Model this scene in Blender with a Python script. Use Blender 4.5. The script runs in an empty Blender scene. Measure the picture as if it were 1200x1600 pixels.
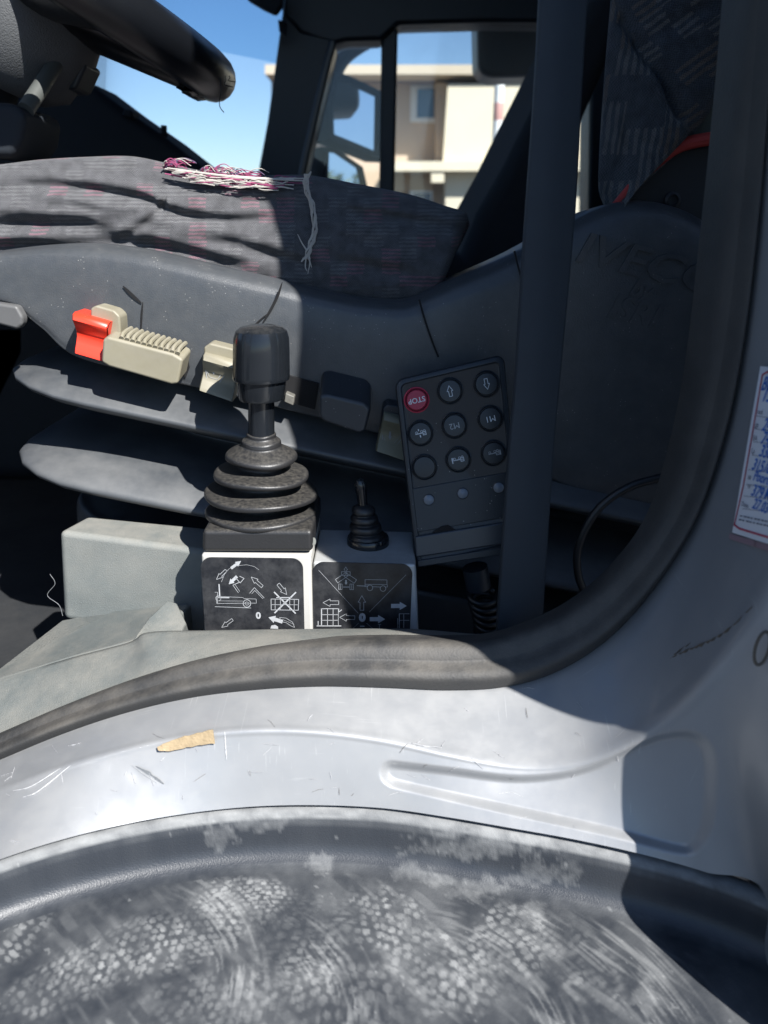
import bpy, bmesh, math, random
import numpy as np
from mathutils import Vector, Matrix
random.seed(7)
rng = np.random.RandomState(11)
R = math.radians
scene = bpy.context.scene

# ------------------------------------------------------------------ camera, sky, sun, exposure
F = 1209.0                      # focal length in pixels of a 1200x1600 frame
PITCH = R(20.8)
CZ = 1.6                        # eye height above the ground
cam_d = bpy.data.cameras.new('camera')
cam_d.sensor_fit = 'VERTICAL'
cam_d.sensor_height = 36.0
cam_d.lens = F / 1600 * 36.0
cam_d.clip_start = 0.02
cam_d.clip_end = 3000
cam_d.dof.use_dof = True
cam_d.dof.focus_distance = 0.66
cam_d.dof.aperture_fstop = 6.5
cam = bpy.data.objects.new('camera', cam_d)
cam.location = (0, 0, CZ)
cam.rotation_euler = (R(90) - PITCH, 0, 0)
scene.collection.objects.link(cam)
scene.camera = cam

SUN_DIR = Vector((0.625, -0.78, 0.0)).normalized()      # towards the sun, horizontal
SUN_EL = R(44)
world = bpy.data.worlds.new('World')
scene.world = world
world.use_nodes = True
wn = world.node_tree.nodes
sky = wn.new('ShaderNodeTexSky')
sky.sky_type = 'NISHITA'
sky.sun_disc = False
sky.sun_elevation = SUN_EL
sky.sun_rotation = math.atan2(SUN_DIR.x, SUN_DIR.y)
sky.air_density = 1.0
sky.dust_density = 0.3
sky.ozone_density = 6.0
wn['Background'].inputs[1].default_value = 0.070
world.node_tree.links.new(sky.outputs[0], wn['Background'].inputs[0])
sun_d = bpy.data.lights.new('sun', 'SUN')
sun_d.energy = 5.0
sun_d.angle = R(0.5)
sun_d.color = (1.0, 0.98, 0.95)
sun = bpy.data.objects.new('sun', sun_d)
sv = Vector((SUN_DIR.x * math.cos(SUN_EL), SUN_DIR.y * math.cos(SUN_EL), math.sin(SUN_EL)))
sun.rotation_euler = sv.to_track_quat('Z', 'Y').to_euler()
sun.location = sv * 30
scene.collection.objects.link(sun)
vs = scene.view_settings
vs.view_transform = 'Standard'
vs.look = 'None'
vs.exposure = 1.12
vs.gamma = 1.0
scene.cycles.max_bounces = 8
scene.cycles.transparent_max_bounces = 12
scene.cycles.caustics_reflective = False
scene.cycles.caustics_refractive = False

# ------------------------------------------------------------------ measuring helpers
CP, SP = math.cos(PITCH), math.sin(PITCH)
def ray(px, py):
    u = (px - 600) / F; v = (800 - py) / F
    return Vector((u, CP + v * SP, -SP + v * CP))
def P(px, py, Y):
    d = ray(px, py); t = Y / d.y
    return Vector((d.x * t, Y, d.z * t + CZ))
def PZ(px, py, z):
    d = ray(px, py); t = z / d.z
    return Vector((d.x * t, d.y * t, z + CZ))
def W(x, y, z):
    return Vector((x, y, z + CZ))
def proj(p):
    x, y, z = p[0], p[1], p[2] - CZ
    dep = y * CP - z * SP; up = y * SP + z * CP
    return 600 + F * x / dep, 800 - F * up / dep
def spline(pts, n):
    """Catmull-Rom through pts (any dimension), n samples."""
    p = np.array([list(q) for q in pts], float)
    m = len(p)
    e = np.vstack([2 * p[0] - p[1], p, 2 * p[-1] - p[-2]])
    t = np.linspace(0, m - 1, n)
    i = np.clip(t.astype(int), 0, m - 2); f = (t - i)[:, None]
    a, b, c, d = e[i], e[i + 1], e[i + 2], e[i + 3]
    return 0.5 * ((2 * b) + (-a + c) * f + (2 * a - 5 * b + 4 * c - d) * f ** 2 + (-a + 3 * b - 3 * c + d) * f ** 3)
LAT = rng.rand(256, 256)
def vnoise(x, y, s=0):
    x = np.asarray(x, float) + 37.3 * s; y = np.asarray(y, float) + 91.7 * s
    xi = np.floor(x).astype(int); yi = np.floor(y).astype(int)
    fx = x - xi; fy = y - yi
    fx = fx * fx * (3 - 2 * fx); fy = fy * fy * (3 - 2 * fy)
    g = lambda a, b: LAT[a % 256, b % 256]
    return (g(xi, yi) * (1 - fx) + g(xi + 1, yi) * fx) * (1 - fy) + (g(xi, yi + 1) * (1 - fx) + g(xi + 1, yi + 1) * fx) * fy
def fbm(x, y, s=0, o=4):
    v = 0; a = 0.5
    for k in range(o):
        v = v + a * vnoise(np.asarray(x) * 2 ** k, np.asarray(y) * 2 ** k, s + k); a *= 0.5
    return v
def sstep(a, b, x):
    t = np.clip((x - a) / (b - a), 0, 1); return t * t * (3 - 2 * t)
def segdist(x, y, a, b):
    ax, ay = a; bx, by = b
    dx, dy = bx - ax, by - ay
    t = np.clip(((x - ax) * dx + (y - ay) * dy) / (dx * dx + dy * dy), 0, 1)
    return np.hypot(x - ax - t * dx, y - ay - t * dy)
def polysd(x, y, poly):
    """signed distance to polygon, negative inside"""
    d = np.full(np.shape(x), 1e9); inside = np.zeros(np.shape(x), bool)
    n = len(poly)
    for i in range(n):
        a, b = poly[i], poly[(i + 1) % n]
        d = np.minimum(d, segdist(x, y, a, b))
        c = ((a[1] > y) != (b[1] > y)) & (x < (b[0] - a[0]) * (y - a[1]) / ((b[1] - a[1]) + 1e-12) + a[0])
        inside ^= c
    return np.where(inside, -d, d)

# ------------------------------------------------------------------ materials
MATS = {}
def mat(name, col, rough=0.6, metal=0.0, var=0.15, vscale=40, bump=0.0, bscale=600, dust=0.0, dustcol=(0.30, 0.28, 0.25),
        dscale=25, spec=0.5, coat=0.0, up=0.5, sheen=0.0, spots=0.0, lo=-0.2):
    if name in MATS: return MATS[name]
    m = bpy.data.materials.new(name); m.use_nodes = True
    nt = m.node_tree; N = nt.nodes; L = nt.links
    b = N['Principled BSDF']
    b.inputs['Roughness'].default_value = rough
    b.inputs['Metallic'].default_value = metal
    b.inputs['Specular IOR Level'].default_value = spec
    if coat:
        b.inputs['Coat Weight'].default_value = coat; b.inputs['Coat Roughness'].default_value = 0.12
    tc = N.new('ShaderNodeNewGeometry')
    n1 = N.new('ShaderNodeTexNoise'); n1.inputs['Scale'].default_value = vscale; n1.inputs['Detail'].default_value = 6
    L.new(tc.outputs['Position'], n1.inputs['Vector'])
    mx = N.new('ShaderNodeMix'); mx.data_type = 'RGBA'
    c = np.array(col)
    mx.inputs[6].default_value = (*(c * (1 - var)), 1); mx.inputs[7].default_value = (*(c * (1 + var)), 1)
    L.new(n1.outputs[0], mx.inputs[0])
    out = mx.outputs[2]
    if dust > 0:
        n2 = N.new('ShaderNodeTexNoise'); n2.inputs['Scale'].default_value = dscale; n2.inputs['Detail'].default_value = 8
        n2.inputs['Roughness'].default_value = 0.7
        L.new(tc.outputs['Position'], n2.inputs['Vector'])
        sep = N.new('ShaderNodeSeparateXYZ'); L.new(tc.outputs['Normal'], sep.inputs[0])
        mr = N.new('ShaderNodeMapRange'); mr.inputs[1].default_value = lo; mr.inputs[2].default_value = 1.0
        mr.inputs[3].default_value = 1 - up; mr.inputs[4].default_value = 1.0
        L.new(sep.outputs[2], mr.inputs[0])
        r2 = N.new('ShaderNodeMapRange'); r2.inputs[1].default_value = 0.38; r2.inputs[2].default_value = 0.68
        L.new(n2.outputs[0], r2.inputs[0])
        ml = N.new('ShaderNodeMath'); ml.operation = 'MULTIPLY'; L.new(mr.outputs[0], ml.inputs[0]); L.new(r2.outputs[0], ml.inputs[1])
        m2 = N.new('ShaderNodeMath'); m2.operation = 'MULTIPLY'; m2.inputs[1].default_value = dust; L.new(ml.outputs[0], m2.inputs[0])
        dm = N.new('ShaderNodeMix'); dm.data_type = 'RGBA'; dm.inputs[7].default_value = (*dustcol, 1)
        L.new(m2.outputs[0], dm.inputs[0]); L.new(out, dm.inputs[6]); out = dm.outputs[2]
        rm = N.new('ShaderNodeMix'); rm.data_type = 'FLOAT'; rm.inputs[2].default_value = rough; rm.inputs[3].default_value = 0.95
        L.new(m2.outputs[0], rm.inputs[0]); L.new(rm.outputs[0], b.inputs['Roughness'])
    if spots > 0:
        vo = N.new('ShaderNodeTexVoronoi'); vo.inputs['Scale'].default_value = 260; L.new(tc.outputs['Position'], vo.inputs['Vector'])
        n3 = N.new('ShaderNodeTexNoise'); n3.inputs['Scale'].default_value = 60; L.new(tc.outputs['Position'], n3.inputs['Vector'])
        lt = N.new('ShaderNodeMath'); lt.operation = 'LESS_THAN'; lt.inputs[1].default_value = 0.10; L.new(vo.outputs['Distance'], lt.inputs[0])
        gt = N.new('ShaderNodeMath'); gt.operation = 'GREATER_THAN'; gt.inputs[1].default_value = 0.56; L.new(n3.outputs[0], gt.inputs[0])
        mm = N.new('ShaderNodeMath'); mm.operation = 'MULTIPLY'; L.new(lt.outputs[0], mm.inputs[0]); L.new(gt.outputs[0], mm.inputs[1])
        m3 = N.new('ShaderNodeMath'); m3.operation = 'MULTIPLY'; m3.inputs[1].default_value = spots; L.new(mm.outputs[0], m3.inputs[0])
        dm = N.new('ShaderNodeMix'); dm.data_type = 'RGBA'; dm.inputs[7].default_value = (0.42, 0.41, 0.38, 1)
        L.new(m3.outputs[0], dm.inputs[0]); L.new(out, dm.inputs[6]); out = dm.outputs[2]
    L.new(out, b.inputs['Base Color'])
    if bump > 0:
        n4 = N.new('ShaderNodeTexNoise'); n4.inputs['Scale'].default_value = bscale; n4.inputs['Detail'].default_value = 3
        L.new(tc.outputs['Position'], n4.inputs['Vector'])
        bp = N.new('ShaderNodeBump'); bp.inputs['Strength'].default_value = bump; bp.inputs['Distance'].default_value = 0.001
        L.new(n4.outputs[0], bp.inputs['Height']); L.new(bp.outputs[0], b.inputs['Normal'])
    MATS[name] = m
    return m
def glass(name, tint=(0.93, 0.96, 0.97), gl=1.0, haze=0.0):
    m = bpy.data.materials.new(name); m.use_nodes = True
    nt = m.node_tree; N = nt.nodes; L = nt.links
    N.remove(N['Principled BSDF'])
    tr = N.new('ShaderNodeBsdfTransparent'); tr.inputs[0].default_value = (*tint, 1)
    gs = N.new('ShaderNodeBsdfGlossy'); gs.inputs['Roughness'].default_value = 0.02
    fr = N.new('ShaderNodeFresnel'); fr.inputs[0].default_value = 1.45
    mx = N.new('ShaderNodeMixShader')
    if gl != 1.0:
        mu = N.new('ShaderNodeMath'); mu.operation = 'MULTIPLY'; mu.inputs[1].default_value = gl
        L.new(fr.outputs[0], mu.inputs[0]); L.new(mu.outputs[0], mx.inputs[0])
    else: L.new(fr.outputs[0], mx.inputs[0])
    L.new(tr.outputs[0], mx.inputs[1]); L.new(gs.outputs[0], mx.inputs[2])
    last = mx.outputs[0]
    if haze:
        df = N.new('ShaderNodeBsdfDiffuse'); df.inputs[0].default_value = (0.62, 0.62, 0.60, 1)
        tl = N.new('ShaderNodeBsdfTranslucent'); tl.inputs[0].default_value = (0.62, 0.62, 0.60, 1)
        ad = N.new('ShaderNodeMixShader'); ad.inputs[0].default_value = 0.5
        L.new(df.outputs[0], ad.inputs[1]); L.new(tl.outputs[0], ad.inputs[2])
        ge = N.new('ShaderNodeNewGeometry')
        nz = N.new('ShaderNodeTexNoise'); nz.inputs['Scale'].default_value = 5; nz.inputs['Detail'].default_value = 6
        L.new(ge.outputs['Position'], nz.inputs['Vector'])
        mr = N.new('ShaderNodeMapRange'); mr.inputs[1].default_value = 0.35; mr.inputs[2].default_value = 0.7
        mr.inputs[3].default_value = haze * 0.3; mr.inputs[4].default_value = haze
        L.new(nz.outputs[0], mr.inputs[0])
        m2 = N.new('ShaderNodeMixShader'); L.new(mr.outputs[0], m2.inputs[0])
        L.new(last, m2.inputs[1]); L.new(ad.outputs[0], m2.inputs[2]); last = m2.outputs[0]
    L.new(last, N['Material Output'].inputs[0])
    return m
def fabric(name, c0, c1, cpink, blk=0.030, line=0.0021, weave=1500):
    """Woven plaid cloth on the UV map (metres)."""
    m = bpy.data.materials.new(name); m.use_nodes = True
    nt = m.node_tree; N = nt.nodes; L = nt.links
    b = N['Principled BSDF']; b.inputs['Roughness'].default_value = 0.95
    b.inputs['Specular IOR Level'].default_value = 0.15
    b.inputs['Sheen Weight'].default_value = 0.12; b.inputs['Sheen Roughness'].default_value = 0.5
    uv0 = N.new('ShaderNodeUVMap')
    wz = N.new('ShaderNodeTexNoise'); wz.inputs['Scale'].default_value = 130; wz.inputs['Detail'].default_value = 3; L.new(uv0.outputs[0], wz.inputs['Vector'])
    wa = N.new('ShaderNodeVectorMath'); wa.operation = 'MULTIPLY_ADD'; wa.inputs[1].default_value = (.008, .003, 0)
    L.new(wz.outputs['Color'], wa.inputs[0]); L.new(uv0.outputs[0], wa.inputs[2]); uv = wa
    def math_(op, a, bb=None, v=None):
        n = N.new('ShaderNodeMath'); n.operation = op
        L.new(a, n.inputs[0])
        if bb is not None: L.new(bb, n.inputs[1])
        elif v is not None: n.inputs[1].default_value = v
        return n.outputs[0]
    sep = N.new('ShaderNodeSeparateXYZ'); L.new(uv.outputs[0], sep.inputs[0])
    U, V = sep.outputs[0], sep.outputs[1]
    cell = N.new('ShaderNodeTexWhiteNoise'); cell.noise_dimensions = '2D'
    fl = N.new('ShaderNodeVectorMath'); fl.operation = 'FLOOR'
    sc = N.new('ShaderNodeVectorMath'); sc.operation = 'MULTIPLY'; sc.inputs[1].default_value = (1 / blk, 1.35 / blk, 0)
    L.new(uv.outputs[0], sc.inputs[0]); L.new(sc.outputs[0], fl.inputs[0]); L.new(fl.outputs[0], cell.inputs['Vector'])
    isp = math_('GREATER_THAN', cell.outputs[0], v=0.84)
    isl = math_('LESS_THAN', cell.outputs[0], v=0.35)
    row = math_('MULTIPLY', V, v=1 / line)
    fr = math_('FRACT', row)
    ln = math_('GREATER_THAN', fr, v=0.5)
    pk = math_('MULTIPLY', isp, ln)
    lk = math_('MULTIPLY', isl, ln)
    mx = N.new('ShaderNodeMix'); mx.data_type = 'RGBA'; mx.inputs[6].default_value = (*c0, 1); mx.inputs[7].default_value = (*c1, 1)
    L.new(lk, mx.inputs[0])
    m2 = N.new('ShaderNodeMix'); m2.data_type = 'RGBA'; m2.inputs[7].default_value = (*cpink, 1)
    L.new(pk, m2.inputs[0]); L.new(mx.outputs[2], m2.inputs[6])
    # fine weave: product of two sine waves
    a1 = math_('SINE', math_('MULTIPLY', U, v=weave * 2.2)); a2 = math_('SINE', math_('MULTIPLY', V, v=weave * 2.6))
    wv = math_('MULTIPLY', a1, a2)
    nz = N.new('ShaderNodeTexNoise'); nz.inputs['Scale'].default_value = 90; nz.inputs['Detail'].default_value = 6; L.new(uv.outputs[0], nz.inputs['Vector'])
    br = N.new('ShaderNodeMapRange'); br.inputs[1].default_value = -1; br.inputs[3].default_value = 0.62; br.inputs[4].default_value = 1.3
    L.new(wv, br.inputs[0])
    nb = N.new('ShaderNodeMapRange'); nb.inputs[1].default_value = 0.3; nb.inputs[2].default_value = 0.7; nb.inputs[3].default_value = 0.75; nb.inputs[4].default_value = 1.25
    L.new(nz.outputs[0], nb.inputs[0])
    k = math_('MULTIPLY', br.outputs[0], nb.outputs[0])
    vm = N.new('ShaderNodeVectorMath'); vm.operation = 'SCALE'; L.new(m2.outputs[2], vm.inputs[0]); L.new(k, vm.inputs['Scale'])
    L.new(vm.outputs[0], b.inputs['Base Color'])
    bp = N.new('ShaderNodeBump'); bp.inputs['Strength'].default_value = 0.6; bp.inputs['Distance'].default_value = 0.0006
    hh = math_('ADD', wv, math_('MULTIPLY', ln, v=0.7)); L.new(hh, bp.inputs['Height'])
    L.new(bp.outputs[0], b.inputs['Normal'])
    return m

M_silver = None  # made below with the sill
M_trim = mat('seat_trim_plastic', (0.050, 0.055, 0.061), 0.36, bump=0.25, bscale=900, dust=0.07, dscale=60, spots=0.5, up=0.2)
M_dark = mat('dark_cab_plastic', (0.012, 0.017, 0.024), 0.5, bump=0.2)
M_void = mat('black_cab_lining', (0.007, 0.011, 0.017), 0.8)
M_rubber = mat('door_seal_rubber', (0.034, 0.034, 0.034), 0.62, dust=0.34, dscale=22, dustcol=(0.25, 0.225, 0.19), bump=0.3, bscale=500, up=0.85)
M_greyplast = mat('grey_floor_plastic', (0.125, 0.138, 0.134), 0.6, bump=0.5, bscale=1200, dust=0.55, dscale=9, up=0.75, dustcol=(0.36, 0.33, 0.28))
M_bell = mat('bellows_rubber', (0.055, 0.060, 0.066), 0.40, dust=0.42, dscale=7, up=0.95, dustcol=(0.24, 0.235, 0.225))
M_knob = mat('knob_black', (0.009, 0.011, 0.014), 0.16, var=0.3, bump=0.03, bscale=150, dust=0.10, dscale=70, up=.95, lo=.2)
M_boot = mat('lever_boot_rubber', (0.018, 0.018, 0.019), 0.42, dust=0.22, dscale=300, up=0.98, dustcol=(0.27, 0.245, 0.20), bump=0.15, lo=.35)
M_boot2 = mat('small_boot_rubber', (0.014, 0.015, 0.017), 0.4)
M_alu = mat('pale_panel_frame', (0.46, 0.45, 0.42), 0.5, dust=0.3, dscale=80, up=0.2)
M_plate = mat('black_face_plate', (0.010, 0.011, 0.014), 0.35, var=0.3, dust=0.16, dscale=60, up=0.1, dustcol=(0.2, 0.2, 0.2))
M_print = mat('white_print', (0.36, 0.37, 0.38), 0.6, var=0.25, vscale=300)
M_printdim = mat('faded_print', (0.20, 0.21, 0.22), 0.6, var=0.3, vscale=300)
M_remote = mat('remote_case_black', (0.012, 0.017, 0.024), 0.45, bump=0.15, spots=0.7)
M_button = mat('remote_button_black', (0.009, 0.013, 0.019), 0.4, bump=0.05)
M_red = mat('stop_button_red', (0.36, 0.018, 0.05), 0.45)
M_lamp = mat('remote_lamp_grey', (0.16, 0.18, 0.21), 0.35)
M_switchred = mat('switch_red', (0.78, 0.045, 0.02), 0.35, var=0.05)
M_switchgrey = mat('switch_grey', (0.225, 0.205, 0.145), 0.5, dust=0.3, dscale=60)
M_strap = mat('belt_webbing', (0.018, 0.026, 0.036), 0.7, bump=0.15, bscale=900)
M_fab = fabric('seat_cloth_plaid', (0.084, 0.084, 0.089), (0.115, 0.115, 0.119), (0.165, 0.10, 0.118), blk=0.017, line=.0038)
M_fab2 = fabric('backrest_cloth_plaid', (0.045, 0.050, 0.058), (0.100, 0.098, 0.095), (0.095, 0.08, 0.07), blk=0.024, line=0.007, weave=900)
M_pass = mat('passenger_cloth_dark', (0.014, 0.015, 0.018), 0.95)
M_foam = mat('torn_thread_white', (0.44, 0.41, 0.37), 0.9)
M_pink = mat('torn_thread_pink', (0.30, 0.06, 0.14), 0.9)
M_purple = mat('torn_thread_purple', (0.13, 0.09, 0.16), 0.9)
M_piping = mat('red_piping', (0.36, 0.035, 0.03), 0.7)
M_sidepanel = mat('backrest_side_cloth', (0.075, 0.085, 0.075), 0.9, bump=0.4, bscale=900)
M_shell = mat('backrest_shell_plastic', (0.020, 0.022, 0.026), 0.5)
M_wheel = mat('steering_wheel_black', (0.006, 0.007, 0.009), 0.30, bump=0.1)
M_hub = mat('steering_hub_grey', (0.085, 0.09, 0.095), 0.6, bump=0.8, bscale=700)
M_flatblack = mat('flat_black', (0.004, 0.004, 0.005), 0.9)
M_tape = mat('tape_residue_brown', (0.33, 0.25, 0.15), 0.7, var=0.35, vscale=160, bump=0.4)
M_paper = mat('sticker_white', (0.80, 0.80, 0.82), 0.35, var=0.03)
M_inkred = mat('sticker_red', (0.50, 0.06, 0.10), 0.5)
M_inkblue = mat('sticker_blue_ink', (0.03, 0.16, 0.55), 0.5)
M_inkgrey = mat('sticker_grey_print', (0.10, 0.10, 0.14), 0.5)
M_cable = mat('cable_black', (0.016, 0.017, 0.019), 0.4)
M_glass = glass('cab_glass', haze=0.025)
M_sglass = glass('dusty_side_glass', haze=0.10)
M_wglass = glass('windscreen_glass', (.97, .98, .99), gl=.6)
M_tint = glass('tinted_glass', (0.55, 0.72, 0.85), gl=0.5)
M_mirror = mat('mirror_glass', (0.80, 0.82, 0.84), 0.03, metal=1.0, var=0.05, vscale=12)

# ------------------------------------------------------------------ object helpers
COL = scene.collection
def wloc(o):
    v = Vector((0, 0, 0))
    while o is not None:
        v += o.location; o = o.parent
    return v
def thing(name, loc, label, cat, group=None):
    o = bpy.data.objects.new(name, None); o.empty_display_size = 0.05
    o.location = loc; COL.objects.link(o)
    o['label'] = label; o['category'] = cat
    if group: o['group'] = group
    return o
def mk(name, verts, faces, m, parent=None, smooth=True, sharp=35, bevel=0.0, seg=3, uv=None, solid=0.0, sub=0):
    off = wloc(parent) if parent is not None else Vector((0, 0, 0))
    me = bpy.data.meshes.new(name)
    me.from_pydata([tuple(Vector(v) - off) for v in verts], [], [tuple(f) for f in faces])
    if uv is not None:
        ul = me.uv_layers.new(name='UVMap')
        li = np.zeros(len(me.loops), int); me.loops.foreach_get('vertex_index', li)
        ul.data.foreach_set('uv', np.asarray(uv, float)[li].ravel())
    bm = bmesh.new(); bm.from_mesh(me); bmesh.ops.recalc_face_normals(bm, faces=bm.faces); bm.to_mesh(me); bm.free()
    if smooth:
        me.shade_smooth()
        if sharp < 179: me.set_sharp_from_angle(angle=R(sharp))
    me.materials.append(m)
    o = bpy.data.objects.new(name, me); COL.objects.link(o)
    if parent is not None: o.parent = parent
    if solid:
        s = o.modifiers.new('thick', 'SOLIDIFY'); s.thickness = solid; s.offset = -1
    if bevel:
        b = o.modifiers.new('bevel', 'BEVEL'); b.width = bevel; b.segments = seg; b.limit_method = 'ANGLE'; b.angle_limit = R(30); b.harden_normals = True
    if sub:
        s = o.modifiers.new('sub', 'SUBSURF'); s.levels = sub; s.render_levels = sub
    return o
def grid(rows):
    """rows: list of equal-length point lists -> verts, faces"""
    n = len(rows[0]); v = [p for r in rows for p in r]; f = []
    for i in range(len(rows) - 1):
        for j in range(n - 1):
            f.append((i * n + j, i * n + j + 1, (i + 1) * n + j + 1, (i + 1) * n + j))
    return v, f
def ringloft(rows, cap=True):
    n = len(rows[0]); v = [p for r in rows for p in r]; f = []
    for i in range(len(rows) - 1):
        for j in range(n):
            k = (j + 1) % n
            f.append((i * n + j, i * n + k, (i + 1) * n + k, (i + 1) * n + j))
    if cap:
        f.append(tuple(range(n))[::-1]); f.append(tuple((len(rows) - 1) * n + j for j in range(n)))
    return v, f
def extr(pts, back):
    """closed polygon extruded by a vector (or to a second polygon)"""
    n = len(pts); a = [Vector(p) for p in pts]
    b = [p + Vector(back) for p in a] if not isinstance(back, list) else [Vector(q) for q in back]
    f = [tuple(range(n)), tuple(range(2 * n - 1, n - 1, -1))]
    for i in range(n):
        k = (i + 1) % n; f.append((i, n + i, n + k, k))
    return a + b, f
def extr_px(pxs, Y, depth, dz=0.0):
    return extr([P(x, y, Y) for x, y in pxs], (0, depth, dz))
def tube(path, r, n=10, closed=False, taper=None):
    p = [Vector(q) for q in path]; rows = []
    up = Vector((0.13, 0.31, 0.94))
    for i, q in enumerate(p):
        t = (p[min(i + 1, len(p) - 1)] - p[max(i - 1, 0)])
        if closed: t = p[(i + 1) % len(p)] - p[i - 1]
        if t.length < 1e-9: t = Vector((0, 0, 1))
        t.normalize()
        x = t.cross(up); x.normalize(); y = x.cross(t)
        up = y
        rr = r if taper is None else r * taper(i / (len(p) - 1))
        rows.append([q + (x * math.cos(a) + y * math.sin(a)) * rr for a in [2 * math.pi * k / n for k in range(n)]])
    if closed: rows.append(rows[0])
    return ringloft(rows, not closed)
def lathe(base, prof, n=40, lean=(0, 0), wob=None):
    rows = []
    for r, z in prof:
        row = []
        for k in range(n):
            a = 2 * math.pi * k / n
            dz = wob(r, z, a) if wob else 0.0
            row.append(Vector((base[0] + r * math.cos(a) + lean[0] * z, base[1] + r * math.sin(a) + lean[1] * z, base[2] + z + dz)))
        rows.append(row)
    return ringloft(rows)
def join(parts):
    V, Fs = [], []
    for v, f in parts:
        o = len(V); V += list(v); Fs += [tuple(i + o for i in q) for q in f]
    return V, Fs
class Plane:
    def __init__(s, o, ex, ey):
        s.o = Vector(o); s.ex = Vector(ex).normalized()
        s.n = s.ex.cross(Vector(ey)).normalized(); s.ey = s.n.cross(s.ex)
        if s.n.y > 0: s.n = -s.n
    def hit(s, px, py, lift=0.0):
        d = ray(px, py); c = Vector((0, 0, CZ)); o = s.o + s.n * lift
        t = (o - c).dot(s.n) / d.dot(s.n); return c + d * t
    def loc(s, p):
        q = Vector(p) - s.o; return q.dot(s.ex), q.dot(s.ey)
    def at(s, x, y, h=0.0):
        return s.o + s.ex * x + s.ey * y + s.n * h
def ribbon(pl, pts, w, lift, closed=False):
    """flat printed line on a plane, local 2-D points"""
    out = []
    q = [Vector((a, b, 0)) for a, b in pts]
    if closed: q.append(q[0])
    for a, b in zip(q[:-1], q[1:]):
        d = b - a
        if d.length < 1e-7: continue
        d.normalize(); nn = Vector((-d.y, d.x, 0)) * w / 2; e = d * w * 0.35
        c = [a - e + nn, b + e + nn, b + e - nn, a - e - nn]
        out.append(([pl.at(k.x, k.y, lift) for k in c], [(0, 1, 2, 3)]))
    return join(out)
def filled(pl, pts, lift):
    return [pl.at(a, b, lift) for a, b in pts], [tuple(range(len(pts)))]
def text_geo(body, pl, x, y, size, lift, rot=0.0, shear=0.0, extrude=0.0, bold=0.0, sx=1.0, align='CENTER'):
    cu = bpy.data.curves.new('t', 'FONT'); cu.body = body; cu.size = size; cu.align_x = align; cu.align_y = 'CENTER'
    cu.shear = shear; cu.extrude = extrude; cu.offset = bold; cu.resolution_u = 3
    ob = bpy.data.objects.new('t', cu); COL.objects.link(ob)
    dg = bpy.context.evaluated_depsgraph_get()
    me = bpy.data.meshes.new_from_object(ob.evaluated_get(dg))
    c, s = math.cos(rot), math.sin(rot)
    v = []
    for q in me.vertices:
        a, b = q.co.x * sx, q.co.y
        v.append(pl.at(x + a * c - b * s, y + a * s + b * c, lift + q.co.z))
    f = [tuple(p.vertices) for p in me.polygons]
    bpy.data.objects.remove(ob); bpy.data.curves.remove(cu); bpy.data.meshes.remove(me)
    return v, f
def arrow2(a, b, w, head=0.45, hw=2.2):
    ax, ay = a; bx, by = b
    dx, dy = bx - ax, by - ay; l = math.hypot(dx, dy); dx, dy = dx / l, dy / l; nx, ny = -dy, dx
    m = l * (1 - head)
    pt = lambda t, o: (ax + dx * t + nx * o, ay + dy * t + ny * o)
    return [pt(0, w / 2), pt(m, w / 2), pt(m, w / 2 * hw), pt(l, 0), pt(m, -w / 2 * hw), pt(m, -w / 2), pt(0, -w / 2)]
def circle2(c, r, n=20):
    return [(c[0] + r * math.cos(2 * math.pi * k / n), c[1] + r * math.sin(2 * math.pi * k / n)) for k in range(n)]
def rrect2(x0, y0, x1, y1, r, n=6):
    pts = []
    for cx, cy, a0 in ((x1 - r, y1 - r, 0), (x0 + r, y1 - r, 90), (x0 + r, y0 + r, 180), (x1 - r, y0 + r, 270)):
        for k in range(n + 1):
            a = R(a0 + 90 * k / n); pts.append((cx + r * math.cos(a), cy + r * math.sin(a)))
    return pts

# ================================================================== THE SETTING
g = 600
mk('ground', [(-g, -g, 0), (g, -g, 0), (g, g, 0), (-g, g, 0)], [(0, 1, 2, 3)],
   mat('yard_asphalt', (0.058, 0.062, 0.07), 0.9, vscale=3, var=0.35, bump=0.6, bscale=40))['kind'] = 'structure'

# ------------------------------------------------------------------ truck cab
cab = thing('truck_cab', (0.2, 1.2, 0), 'silver truck cab seen through its open doorway, with dusty door seal and dark lining', 'truck cab')

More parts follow.
